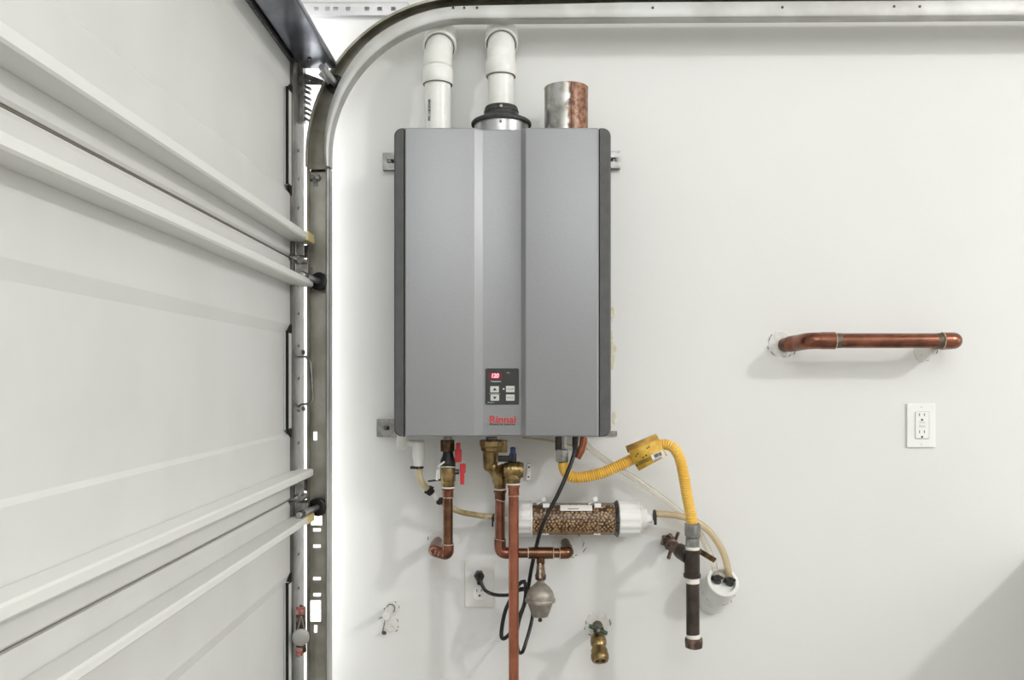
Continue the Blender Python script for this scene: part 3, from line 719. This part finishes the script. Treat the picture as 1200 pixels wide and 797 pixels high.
MB().lathe((N(765.5), -.05, nz+.008), (1, 0, 0), [(0, .012), (.001, .0135), (.005, .0135), (.006, .012)], 14).box((N(767), -.062, nz-.001), (.006, .008, .022), None, .001).build('hose_clamp', 'black', ne)
MB().lathe((N(578), -.056, nz+.004), (1, 0, 0), [(0, .0095), (.003, .0095)], 14).box((N(577.5), -.064, nz-.004), (.004, .006, .024)).build('hose_clamp', 'black', ne)
MB().lathe((N(600), -.05, nz+.002), (-1, 0, 0), [(0, .022), (.008, .020), (.010, .009), (.036, .008)], 20).build('inlet_neck', 'white', ne)
# brackets and paper label
for px in (637, 697.5):
    MB().box(P(px+3, 592.5, .072), (.016, .004, .010), None, .001).cyl(P(px, 585, .055), P(px, 585, .075), .0058, 14).bar(P(px, 586, .06), P(px-8, 591, .06), .004, .006).build('strap_clip', 'white', ne)
    MB().ring((N(px, .05)+.004, -.05, nz), (1, 0, 0), .0382, .0009, 36).build('strap', 'clear', ne)
    MB().box(P(px+2, 626, .066), (.017, .004, .0045), None, .001).build('strap_foot', 'white', ne)
a0, a1 = math.radians(38), math.radians(66)
lb = MB(); rr_ = .0380
lb.loft([[Vector((x, -.05-q*math.cos(a0+(a1-a0)*k/5), nz+q*math.sin(a0+(a1-a0)*k/5))) for k in range(6)] for x, q in ((N(656), rr_), (N(693), rr_))], False, False, True)
lo_ = lb.build('label_sheet', 'paper', ne)
MB().box((N(671), -.05-.0385*math.cos(.80), nz+.0385*math.sin(.80)), (.026, .0004, .0016), Matrix.Rotation(-.8, 3, 'X')).build('label_print', 'ink', lo_)

# ============================================================ cold water line (centre)
cx2 = P(586, 0, .12).x; zr = ZC-.398; xe = .1125
cold = thing('cold_water_pipe', (cx2, -.12, zr-.02), 'copper pipe dropping from the centre valve and turning right along the wall below the canister', 'pipe')
MB().cyl(P(586, 583, .12), Vector((cx2, -.12, P(0, 636, .12).z)), .0112, 20).build('pipe', 'copper', cold)
MB().tube(fillet([Vector((cx2, -.12, P(0, 632, .12).z)), Vector((cx2, -.12, zr)), Vector((P(606, 0, .12).x, -.12, zr))], .022, 8), .0134, 20).build('elbow', 'copper', cold)
MB().cyl(Vector((P(600, 0, .12).x, -.12, zr)), Vector((xe-.02, -.12, zr)), .0112, 20).build('pipe', 'copper_old', cold)
xt = P(633.5, 0, .12).x
MB().cyl((P(619, 0, .12).x, -.12, zr), (P(648, 0, .12).x, -.12, zr), .0134, 20).cyl((xt, -.12, zr), (xt, -.12, P(0, 661, .12).z), .0095, 16).build('tee', 'copper_old', cold)
MB().tube(fillet([Vector((P(656, 0, .12).x, -.12, zr)), Vector((xe, -.12, zr)), Vector((xe, -.06, zr))], .022, 8), .0134, 20).build('elbow', 'copper_old', cold)
MB().cyl((xe, -.065, zr), (xe, .002, zr), .0112, 20).build('wall_stub', 'copper_old', cold)
flux_ring(Vector((cx2, -.12, P(0, 632, .12).z)), (.2, 0, 1), .0132, cold)
for px in (619, 648.5, 656): flux_ring(Vector((P(px, 0, .12).x, -.12, zr)), (1, 0, 0), .0132, cold)
flux_ring(P(586, 586, .12), (.3, 0, 1), .0126, cold)
MB().lathe(P(586, 586, .12), (0, 0, 1), [(0, .0124), (.014, .0126), (.018, .0145), (.024, .0145)], 20).build('adapter', 'copper_old', cold)

cv = thing('inlet_valve', P(584, 572, .12), 'aged brass union and valve body under the centre of the heater', 'valve')
MB().cyl(P(576, 512, .12), P(576, 518, .12), .013, 16).build('inlet_nipple', 'dark_steel', cv)
MB().lathe(P(576, 529, .12), (0, 0, 1), [(0, .0195), (.002, .0240), (.010, .0250), (.013, .0272), (.024, .0276), (.026, .025)], 12, True, False).build('union_nut', 'brass', cv)
MB().cyl(P(589, 530, .105), P(589, 516, .105), .0120, 8).build('rear_nut', 'brass', cv)
MB().lathe(P(575, 552, .12), (0, 0, 1), [(0, .011), (.006, .0165), (.030, .0178), (.046, .0180)], 20).build('upper_body', 'brass', cv)
MB().tube([P(576, 545, .12), P(582, 551, .12), P(585.5, 558, .12), P(586, 566, .12)], [.016, .018, .0175, .0165], 20).build('lower_body', 'brass', cv)
MB().lathe(P(586, 572, .12), (0, 0, 1), [(0, .0135), (.010, .0142), (.011, .0165), (.021, .0165), (.024, .014)], 20).build('outlet_collar', 'brass', cv)
flux_ring(P(586, 573.5, .12), (0, 0, 1), .0135, cv, 'thread_tape', 'ptfe', .0016)
MB().bar(P(585.5, 542, .142), P(584.8, 555, .142), .008, .0015).build('paper_tag', 'paper', cv)

# relief valve and discharge pipe
rv = thing('relief_valve', P(601, 566, .150), 'round ribbed brass relief valve with a blue handle above the long copper pipe', 'valve')
MB().tube([P(585, 551, .135), P(590, 551, .145)], .014, 20).build('side_port', 'brass', rv)
n = 40; rings = []
c = P(602, 551, .15)
for t, q in ((-.0215, .010), (-.020, .016), (-.010, .0188), (0, .0196), (.010, .0188), (.020, .0165), (.0215, .010)):
    rings.append([c+Vector((t*1.08, 0, 0))+Vector((0, math.cos(2*PI*i/n), math.sin(2*PI*i/n)))*q for i in range(n)])
MB().loft(rings).build('valve_body', 'brass', rv)
for k in (-.012, -.004, .005, .013): MB().ring(c+Vector((k, 0, 0)), (1, 0, 0), .0186, .0014, 30).build('rib', 'brass', rv)
MB().lathe(P(601.5, 566, .15), (0, 0, 1), [(0, .0152), (.008, .0160), (.009, .0178), (.020, .0170)], 20).build('outlet', 'brass', rv)
MB().box(P(593, 537.5, .147), (.036, .018, .013), None, .003).cyl(P(601, 541, .15), P(601, 531, .15), .008).build('handle_base', 'black', rv)
MB().box(P(601, 531, .152), (.0125, .011, .027), None, .003).build('handle', 'blue', rv)
flux_ring(P(601.5, 567.2, .15), (0, 0, 1), .0142, rv, 'thread_tape', 'ptfe', .0018)
dp = thing('discharge_pipe', (P(602, 0, .15).x, -.15, .10), 'long straight copper discharge pipe running down out of the frame in front of everything', 'pipe')
MB().lathe(P(602, 569, .15), (0, 0, -1), [(0, .0138), (.004, .0138), (.007, .0122), (.024, .0122)], 20).build('adapter', 'copper_new', dp)
MB().cyl(P(602, 578, .15), Vector((P(602, 0, .15).x, -.15, .10)), .0114, 20).build('pipe', 'copper_new', dp)
flux_ring(P(602, 581, .15), (0, 0, 1), .0124, dp)

# ---- bulb under the tee
bl = thing('drain_bulb', (xt, -.12, P(0, 726, .12).z), 'grey metal bulb-shaped vessel hanging under the copper tee', 'valve')
MB().lathe(P(633.5, 679, .12), (0, 0, 1), [(0, .012), (.010, .0128), (.012, .011), (.026, .0095), (.034, .0085)], 14).build('nipple', 'iron_rust', bl)
MB().lathe(P(633.5, 657.5, .12), (0, 0, 1), [(-.003, .0085), (.006, .0085)], 14).bar(P(633, 660, .1335), P(633, 678, .1345), .005, .0012).build('solder_drip', 'flux', bl)
MB().lathe(P(633.5, 681, .12), (0, 0, 1), [(-.004, .010), (.003, .010), (.005, .007)], 6, True, False).build('hex_nut', 'grey_cast', bl)
zq = P(0, 703, .12).z; z1 = P(0, 682.5, .12).z-zq; z2 = P(0, 722, .12).z-zq
pr = [(z2, .004), (z2, .018), (z2+.004, .0195), (z2+.008, .0215), (-.008, .0285), (-.005, .0315), (-.004, .0345), (.000, .0352), (.003, .0340), (.005, .0315), (.012, .0315), (.020, .0285), (.028, .0225), (.034, .0155), (z1, .009)]
MB().lathe((xt-.001, -.12, zq), (0, 0, 1), pr, 32).build('vessel', 'grey_cast', bl)
MB().lathe((xt-.001, -.12, zq+z2), (0, 0, -1), [(-.001, .0045), (.004, .0045), (.006, .0035), (.010, .0055), (.013, .003)], 12).build('bottom_knob', 'black', bl)

# ============================================================ power cord, plug and outlet
ol = thing('plugged_outlet', P(562, 712, 0), 'painted white duplex outlet plate below the heater with a black plug in it', 'outlet')
a, b = P(544.5, 712, .004), P(579.5, 657.5, .004)
MB().box(((a.x+b.x)/2, -.0028, (a.z+b.z)/2), (b.x-a.x, .0056, b.z-a.z), None, .0018).build('plate', 'outlet_grey', ol)
for py in (675, 695.5):
    c = P(562, py, .006); MB().prism(rrect(c.x, c.z, .030, .031, .010), .004, .0068).build('socket_face', 'white', ol)
sl = MB()
for dx, hh in ((-.0055, .0075), (.0055, .006)): sl.box(P(561.5, 692, .0072)+Vector((dx, 0, 0)), (.0018, .0010, hh))
sl.lathe(P(562, 698, .0066), (0, -1, 0), [(0, .0026), (.0008, .0026)], 12); sl.build('slots', 'black', ol)
tag(MB().tube([P(561.5, 674, .007), P(561.5, 675, .016), P(562, 676, .030)], [.0130, .0130, .0115], 6).lathe(P(562, 677, .030), (0, -1, -.5), [(0, .0095), (.008, .0085), (.012, .0060), (.022, .005)], 14).build('plug', 'black'), 'black rubber plug pushed into the upper socket of the outlet below the heater', 'plug')
cd_pts = [P(674.5, 512, .14), P(673, 530, .14), P(667, 552, .15), P(655, 577, .155), P(642, 600, .155), P(633, 622, .15), P(627, 645, .10), P(622, 668, .10), P(619.5, 690, .105), P(615, 708, .11),
          P(605, 733, .10), P(596, 752, .09), P(588, 745, .09), P(590, 733, .095), P(595, 712, .10), P(604, 695, .10), P(611, 681, .10), P(616, 684, .105), P(617, 700, .11), P(609, 730, .11), P(603, 750, .105)]
def cordpath(pts): return spline(pts, 10)
pc = thing('power_cord', P(608, 765, .10), 'black power cord dropping from the heater, bundled in loops beside the bulb', 'cord')
MB().tube(cordpath([P(674.5, 511, .14), P(673, 530, .14), P(667, 549, .15), P(655, 577, .158), P(643, 600, .158), P(634, 620, .150), P(627.5, 645, .09), P(623, 665, .085), P(619, 688, .072), P(614, 710, .080), P(605, 728, .105), P(598, 742, .10), P(590, 748.5, .095), P(587.5, 742, .095), P(591, 720, .095), P(597, 705, .095), P(606, 688, .098), P(612, 682, .10), P(616, 686, .085), P(615, 705, .085), P(608, 728, .10), P(605, 745, .11)]), .0046, 12).build('cord', 'cord', pc)
MB().tube(cordpath([P(605, 745, .11), P(607, 762, .105), P(611, 765, .10), P(615, 757, .10), P(624, 722, .062), P(620, 700, .062), P(612, 690, .075), P(604, 695, .09), P(594, 697.5, .08), P(580, 697, .065), P(570, 693, .055), P(565.5, 687, .05), P(562.8, 680, .045)]), .0042, 12).build('cord', 'cord', pc)
MB().tube(cordpath([P(617, 683, .10), P(612, 692, .112), P(607, 690, .11), P(609, 683, .10), P(616, 680, .10)]), .0022, 8).build('twist_tie', 'cord', pc)
MB().lathe(P(674.5, 511, .14), (-.05, 0, -1), [(0, .0075), (.020, .0068), (.030, .0050)], 14).build('strain_relief', 'cord', pc)

# copper flex stub and small clip
tag(MB().tube([P(684, 512, .09), P(683.5, 519, .09), P(682.5, 523, .09), P(680.5, 528, .09), P(679, 532, .09), P(676.5, 537, .09)], [.0085, .0095, .0080, .0098, .0085, .0080], 16).build('copper_stub', 'copper_new'), 'short reddish copper stub under the heater right of the power cord', 'pipe')
wc = thing('wall_clip', P(619, 560, 0), 'small white strap clip screwed to the wall right of the relief valve', 'clip')
MB().box(P(619.5, 553, .004), (.0095, .008, .040), Matrix.Rotation(.10, 3, 'Y'), .0015).build('strap', 'white', wc)
MB().lathe(P(620, 547.5, .008), (0, -1, 0), [(0, .0022), (.0006, .0022)], 10).lathe(P(619.3, 559, .008), (0, -1, 0), [(0, .0022), (.0006, .0022)], 10).build('screw', 'ink', wc)

# ============================================================ gas line
gf = thing('gas_connector', P(658, 541, .13), 'yellow corrugated flexible gas hose looping right and down with a yellow tag', 'gas hose')
MB().cyl(P(654.5, 511, .13), P(654.5, 528, .13), .0078, 14).build('dark_nipple', 'iron', gf)
MB().cyl(P(662, 511, .125), P(662, 527, .125), .0045, 12).build('drip_tube', 'white', gf)
MB().cyl(P(658.5, 541, .13), P(658.5, 526.5, .13), .0158, 6, .001).build('flare_nut', 'zinc', gf)
MB().cyl(P(660, 544, .13), P(660, 538, .13), .0112, 16).build('brass_sleeve', 'brass', gf)
hp = spline([P(660, 542, .13), P(661, 549, .13), P(666, 557, .13), P(675, 559.5, .13), P(688, 558.5, .13), P(706, 554, .128), P(725, 546, .125), P(745, 536, .12), P(762, 526, .122), P(776, 521, .125), P(788, 524, .13), P(796, 536, .136), P(801, 556, .143), P(805, 580, .150), P(809, 600, .157), P(811.5, 614, .160)], 12)
hp, HL = resample(hp, .0011); rr = []
for i in range(len(hp)):
    s_ = i*HL/(len(hp)-1); am = .0015 if s_ > .035 else 0
    am *= 1.0 if s_ < .22 else .55
    rr.append(.0122+am*math.sin(2*PI*s_/.0052))
MB().tube(hp, rr, 18).build('hose', 'yellow', gf)
# tag wrapped on the hose
A = P(738, 534, .122); B = P(773, 519.5, .125); ax = (B-A).normalized(); nf = Vector((0, -1, 0)); upv = nf.cross(ax).normalized()
if upv.z < 0: upv = -upv
rings = []
for p in (A, B):
    ring_ = []
    for k in range(12):
        a = math.radians(-40+k*21); ring_.append(p+upv*(.0155*math.sin(a)+.008)+nf*(.0175*math.cos(a)))
    rings.append(ring_)
sv = MB().loft(rings, False, False, True).build('tag_sleeve', mat('tag_sleeve_print', (200, 158, 74), 0.5, 0, (176, 132, 66), 40), gf)
sv.modifiers.new('thickness', 'SOLIDIFY').thickness = .0006
tg = MB()
dn = -upv
q0, q1 = A+upv*(.0155*math.sin(math.radians(-40))+.008)+nf*(.0175*math.cos(math.radians(-40))), None
sh = ax*.004
tA = A+dn*.038+nf*.016+sh; tB = B+dn*.030+nf*.016+sh
tg.loft([[A+upv*.012+nf*.0182, A+nf*.0180, A+dn*.012+nf*.0165, tA], [B+upv*.012+nf*.0182, B+nf*.0180, B+dn*.012+nf*.0165, tB]], False, False, True)
tgo = tg.build('tag', 'tag', gf, 'folded yellow warning tag with white barcode corner')
so = tgo.modifiers.new('thickness', 'SOLIDIFY'); so.thickness = .0006
R_ = Matrix((ax, -nf, upv)).transposed()
cW = (A+B)/2+ax*.0205+dn*.0225+nf*.0180
MB().box(cW, (.030, .0008, .016), R_).build('tag_white_patch', 'tag_white', gf)
bc = MB(); rnd = random.Random(5)
for k in range(11): bc.box(cW+ax*(-.008+k*.0016)+upv*.002+nf*.0006, (rnd.uniform(.0004, .0012), .0005, .008), R_)
for k in range(3): bc.box(cW+upv*(-.0045-.0016*k)+nf*.0006-ax*.004, (.02, .0005, .0006), R_)
bc.build('tag_barcode', 'ink', gf)
sy = MB()
for (u, v_, w_) in ((-.026, -.004, .003), (-.020, -.001, .003), (.004, .003, .003), (.009, .004, .003), (-.004, -.011, .003), (-.012, -.013, .003), (-.032, -.024, .004)):
    sy.box((A+B)/2+ax*u+upv*v_+nf*.0190, (w_, .0006, .003), R_)
for k in range(3): sy.box((A+B)/2-ax*.012+dn*(.019+.0028*k)+nf*.0180, (.030, .0006, .0009), R_)
sy.build('tag_print', 'ink', gf)

dg_ = .160; gx = P(811, 0, dg_)
gv = thing('gas_valve', P(812, 760, dg_), 'black iron gas tee with capped drip leg below the yellow hose', 'gas fitting')
MB().cyl(P(811.5, 629, dg_), P(811.5, 613.5, dg_), .0185, 6, .0015).build('flare_nut', 'zinc', gv)
MB().cyl(P(811.5, 641.5, dg_), P(811.5, 630, dg_), .0160, 6, .0015).cyl(P(811.5, 632, dg_), P(811.5, 628, dg_), .012).build('adapter', 'zinc', gv)
MB().cyl(P(811.5, 644.5, dg_), P(811.5, 640.5, dg_), .0158, 18).build('thread_tape', 'ptfe', gv)
L1 = (676-643.5)*(D-dg_)/F
MB().lathe(P(811, 676.5, dg_), (0, 0, 1), [(0, .0185), (.001, .0195), (.0075, .0195), (.0095, .0172), (L1-.009, .0172), (L1-.0075, .0195), (L1-.001, .0195), (L1, .0180)], 24).tube([P(808, 654, dg_), Vector((.370, -.125, ZC-.394))], [.0160, .0178], 20).build('tee', 'iron', gv)
MB().cyl(P(811.5, 683.5, dg_), P(811.5, 677, dg_), .0155, 18).build('thread_tape', 'ptfe', gv)
MB().cyl(P(812, 744, dg_), P(811.7, 683, dg_), .0148, 20).build('drip_leg', 'iron', gv)
MB().cyl(P(812.5, 748, dg_), P(812.3, 743, dg_), .0158, 18).build('thread_tape', 'ptfe', gv)
MB().lathe(P(813, 760, dg_), (0, 0, 1), [(0, .012), (.003, .0188), (.016, .0200), (.023, .0192), (.024, .016)], 20).build('cap', 'iron_rust', gv)
MB().tube([Vector((.371, -.130, ZC-.394)), Vector((.369, -.110, ZC-.394)), Vector((.368, -.109, ZC-.394)), Vector((.364, -.060, ZC-.394)), Vector((.3635, -.059, ZC-.394)), Vector((.362, -.012, ZC-.394))], [.0165, .0165, .0125, .0125, .0150, .0150], 16).build('bushing', 'iron_rust', gv)
gw = MB().lathe(P(783, 634, .0), (.12, -1, .08), [(0, .016), (.012, .017), (.022, .0145), (.026, .010)], 8, True, False)
for a in range(6):
    an = a*PI/3+.3; c = P(783, 634, .028); o_ = Vector((math.cos(an), 0, math.sin(an)))
    gw.cyl(c+o_*.011+Vector((0, .006, 0)), c+o_*.0165+Vector((0, -.008, 0)), .0045, 10)
gw.cyl(P(791, 634, .03), P(795, 624, .04), .004, 10).cyl(P(786, 646, .03), P(783, 655, .035), .0045, 10)
gw.build('union_flange', 'iron_rust', gv)
MB().bar(P(819, 645.5, .165), P(838, 657, .13), .0120, .0022).cyl(P(820.5, 648, .155), P(820.5, 648, .170), .004, 10).build('lever', 'brass_dark', gv)

# ---- white drain pipe stub
wp = thing('drain_pipe_stub', P(838, 700, .0), 'chipped white plastic pipe stub sticking out of the wall right of the gas tee', 'pipe')
a = P(833, 704, -.004); b = P(847.5, 681, .072); ax_ = (b-a)
LL = ax_.length
MB().lathe(a, ax_, [(0, .0345), (LL*.55, .0345), (LL*.55, .0385), (LL*.98, .0385), (LL, .0365), (LL, .030), (LL-.012, .028), (LL-.012, .001)], 36).build('pipe', 'pvc', wp)
MB().ring(a+ax_*.54, ax_, .0368, .0016, 36, 6, .0007).build('glue_line', 'crack', wp)
an_ = ax_.normalized()
for (px, py) in ((840.5, 679.5), (855, 682)):
    MB().cyl(P(px, py+3, .055), P(px, py-2, .075), .0092, 10).box(P(px+4, py-3, .072), (.012, .007, .006), Matrix.Rotation(.5, 3, 'Y'), .001).box(P(px-5, py-2, .068), (.008, .006, .012), Matrix.Rotation(.3, 3, 'Y'), .001).build('hose_clamp', 'black', wp)
ck = MB(); rnd = random.Random(9)
for k in range(7):
    c = P(852+rnd.uniform(-3, 12), 698+rnd.uniform(-12, 10), .0); ck.tube([c, c+Vector((rnd.uniform(-.008, .008), -.0012, rnd.uniform(-.006, .006))), c+Vector((rnd.uniform(-.01, .01), -.001, rnd.uniform(-.01, .01)))], [.0004, .001, .0004], 5)
ck.build('crack', 'crack', wp)

tag(MB().tube(spline([P(768, 602, .05), P(782, 603, .055), P(797, 605, .055), P(815, 611, .05), P(832, 624, .05), P(845, 643, .055), P(852, 662, .06), P(855.5, 684, .062)]), .0080, 16).build('drain_tube', 'clear_used'), 'tan-stained clear tube arching from the bead canister to the white pipe stub', 'tube')
tag(MB().tube(spline([P(682, 511, .06), P(690, 524, .05), P(712, 541, .035), P(745, 562, .025), P(775, 583, .022), P(800, 603, .022), P(818, 622, .028), P(830, 645, .040), P(837, 664, .055), P(840.5, 682, .060)]), .0074, 16).build('condensate_tube', 'clear'), 'colourless clear tube crossing the wall behind the yellow hose to the white pipe stub', 'tube')
# flat thin tube near wall under the heater, lower front
tag(MB().tube(spline([P(612, 513, .03), P(640, 516, .012), P(665, 521, .010), P(688, 527, .012)]), .0022, 8).build('thin_wire', 'beige'), 'thin pale wire running along the wall just under the heater', 'wire')

# ============================================================ hose bibb
bb = thing('hose_bibb', P(701, 776, .05), 'brass hose tap with a dark green handle coming out of broken plaster', 'tap')
MB().tube([P(700, 733, -.002), P(702, 741, .060)], [.0125, .0135], 18).build('wall_stub', 'brass_dark', bb)
a = P(700.5, 745, .068); b = P(703.5, 775, .108); Lq = (b-a).length
MB().lathe(a, b-a, [(-.006, .010), (0, .0160), (.008, .0178), (Lq*.38, .0176), (Lq*.46, .0158), (Lq*.56, .0192), (Lq*.72, .0195), (Lq*.76, .0212), (Lq*.92, .0206), (Lq, .0178), (Lq, .012), (Lq-.006, .011), (Lq-.006, .001)], 24).build('body', 'brass', bb)
MB().ring(a.lerp(b, .22), b-a, .0178, .0013).ring(a.lerp(b, .32), b-a, .0178, .0012).build('thread_ring', 'brass', bb)
MB().lathe(b-(b-a).normalized()*.004, b-a, [(0, .003), (.003, .002)], 8).build('outlet_pin', 'zinc', bb)
MB().cyl(P(700.5, 744, .07), P(700.5, 738, .102), .0085, 14).build('bonnet', 'brass_dark', bb)
hb = MB(); c = P(701, 738, .110)
dv = Vector((.93, 0, -.40))
hb.tube([c-dv*.022, c-dv*.014, c-dv*.006, c+dv*.006, c+dv*.014, c+dv*.022], [.0046, .0050, .0036, .0036, .0050, .0046], 12).lathe(c+Vector((0, .004, 0)), (0, -1, 0), [(0, .0075), (.008, .0068)], 16)
hb.build('handle', 'green', bb)
MB().lathe(c+Vector((0, -.004, 0)), (0, -1, 0), [(0, .0045), (.003, .004)], 12).build('handle_screw', 'zinc', bb)

# small stub lower left
sm = thing('capped_wall_stub', P(459, 713, 0), 'small white painted pipe stub poking from the wall at lower left', 'pipe')
MB().cyl(P(458, 713, -.002), P(452.2, 722, .082), .0088, 16).build('pipe', 'pvc', sm)
MB().ring(P(458, 713, .002), (0, -1, 0), .0098, .0012, 20, 6, .0006).build('gap', 'crack', sm)
tag(MB().cyl(P(451, 742, -.002), P(449.5, 741.5, .014), .0045, 10).build('wall_bolt', 'iron'), 'dark bolt end in the wall below the small white stub', 'bolt')
MB().tube([P(451, 727, 0), P(450, 734, 0), P(448, 741, 0)], [.0012, .0020, .0010], 6).build('crack', 'crack', wall_back)

# ============================================================ copper pipe on the right
R2 = .0172; dq = .098; zq = P(0, 399.3, dq).z
xl = P(915.5, 0, 0).x+.012; xr = P(1120, 0, dq).x
cr_ = thing('capped_copper_loop', ((xl+xr)/2, -dq, zq-R2), 'thick horizontal copper pipe loop with both ends elbowed into the right wall area', 'pipe')
MB().cyl((P(972, 0, dq).x, -dq, zq), (P(1108, 0, dq).x, -dq, zq), R2, 28).build('pipe', 'copper', cr_)
MB().tube(fillet([Vector((P(978, 0, dq).x, -dq, zq)), Vector((P(948, 0, dq).x, -dq, zq)), Vector((xl+.012, -.050, zq-.003)), Vector((xl, -.028, zq-.005))], .030, 8), .0192, 28).build('elbow', 'copper', cr_)
MB().lathe((P(961, 0, dq).x, -dq, zq), (1, 0, 0), [(0, .0192), (.003, .0199), (P(978, 0, dq).x-P(961, 0, dq).x, .0199)], 28).build('elbow_socket', 'copper', cr_)
MB().cyl((xl+.004, -.036, zq-.004), (xl-.004, .002, zq-.006), R2, 24).build('wall_stub', 'copper_old', cr_)
MB().tube(fillet([Vector((P(1104, 0, dq).x, -dq, zq)), Vector((xr, -dq, zq)), Vector((xr, -.035, zq))], .026, 10), .0192, 28).build('elbow', 'copper', cr_)
MB().cyl((xr, -.04, zq), (xr, .002, zq), R2, 24).build('wall_stub', 'copper_old', cr_)
flux_ring(Vector((P(978, 0, dq).x, -dq, zq)), (1, 0, 0), .0195, cr_, r=.0013)
flux_ring(Vector((P(1104, 0, dq).x, -dq, zq)), (1, 0, 0), .0190, cr_, r=.0012)
tn = mat('heat_stain', (112, 104, 92), 0.6, 0.5, (90, 76, 60), 60)
MB().lathe((P(979, 0, dq).x, -dq, zq), (1, 0, 0), [(0, R2+.0003), (.012, R2+.0003)], 28, False).build('heat_stain', tn, cr_)
MB().lathe((P(1097, 0, dq).x, -dq, zq), (1, 0, 0), [(0, R2+.0003), (.013, R2+.0003)], 28, False).build('heat_stain', tn, cr_)

# ============================================================ GFCI outlet right
go = thing('wall_outlet', P(1080, 524, 0), 'white double outlet plate with square sockets on the wall under the copper loop', 'outlet')
a, b = P(1062.5, 524.5, .003), P(1096, 473, .003)
MB().box(((a.x+b.x)/2, -.0026, (a.z+b.z)/2), (b.x-a.x, .0052, b.z-a.z), None, .002).build('plate', 'white', go)
f = MB().box(P(1080.5, 498.5, .006), (.033, .004, .064), None, .0012).build('socket_face', 'white', go)
MB().prism(rrect(P(1080.5, 0, .0045).x, P(0, 498.5, .0045).z, .0344, .0656, .002), .003, .0056).build('socket_gap', 'crack', go)
sl = MB()
for py in (486, 506):
    for dx in (-.0058, .0058): sl.box(P(1080.5, py, .0083)+Vector((dx, 0, 0)), (.0013, .001, .0065))
    sl.lathe(P(1080.5, py+6, .0078), (0, -1, 0), [(0, .0024), (.0009, .0024)], 12)
sl.build('slots', 'ink', go)
for py in (494.5, 499): MB().box(P(1081, py, .0084), (.014, .0014, .0055), None, .0005).build('test_button', 'outlet_grey', go)
MB().lathe(P(1080, 477, .0052), (0, -1, 0), [(0, .0022), (.0008, .0020)], 10).lathe(P(1080, 520.5, .0052), (0, -1, 0), [(0, .0022), (.0008, .0020)], 10).build('plate_screw', 'outlet_grey', go)
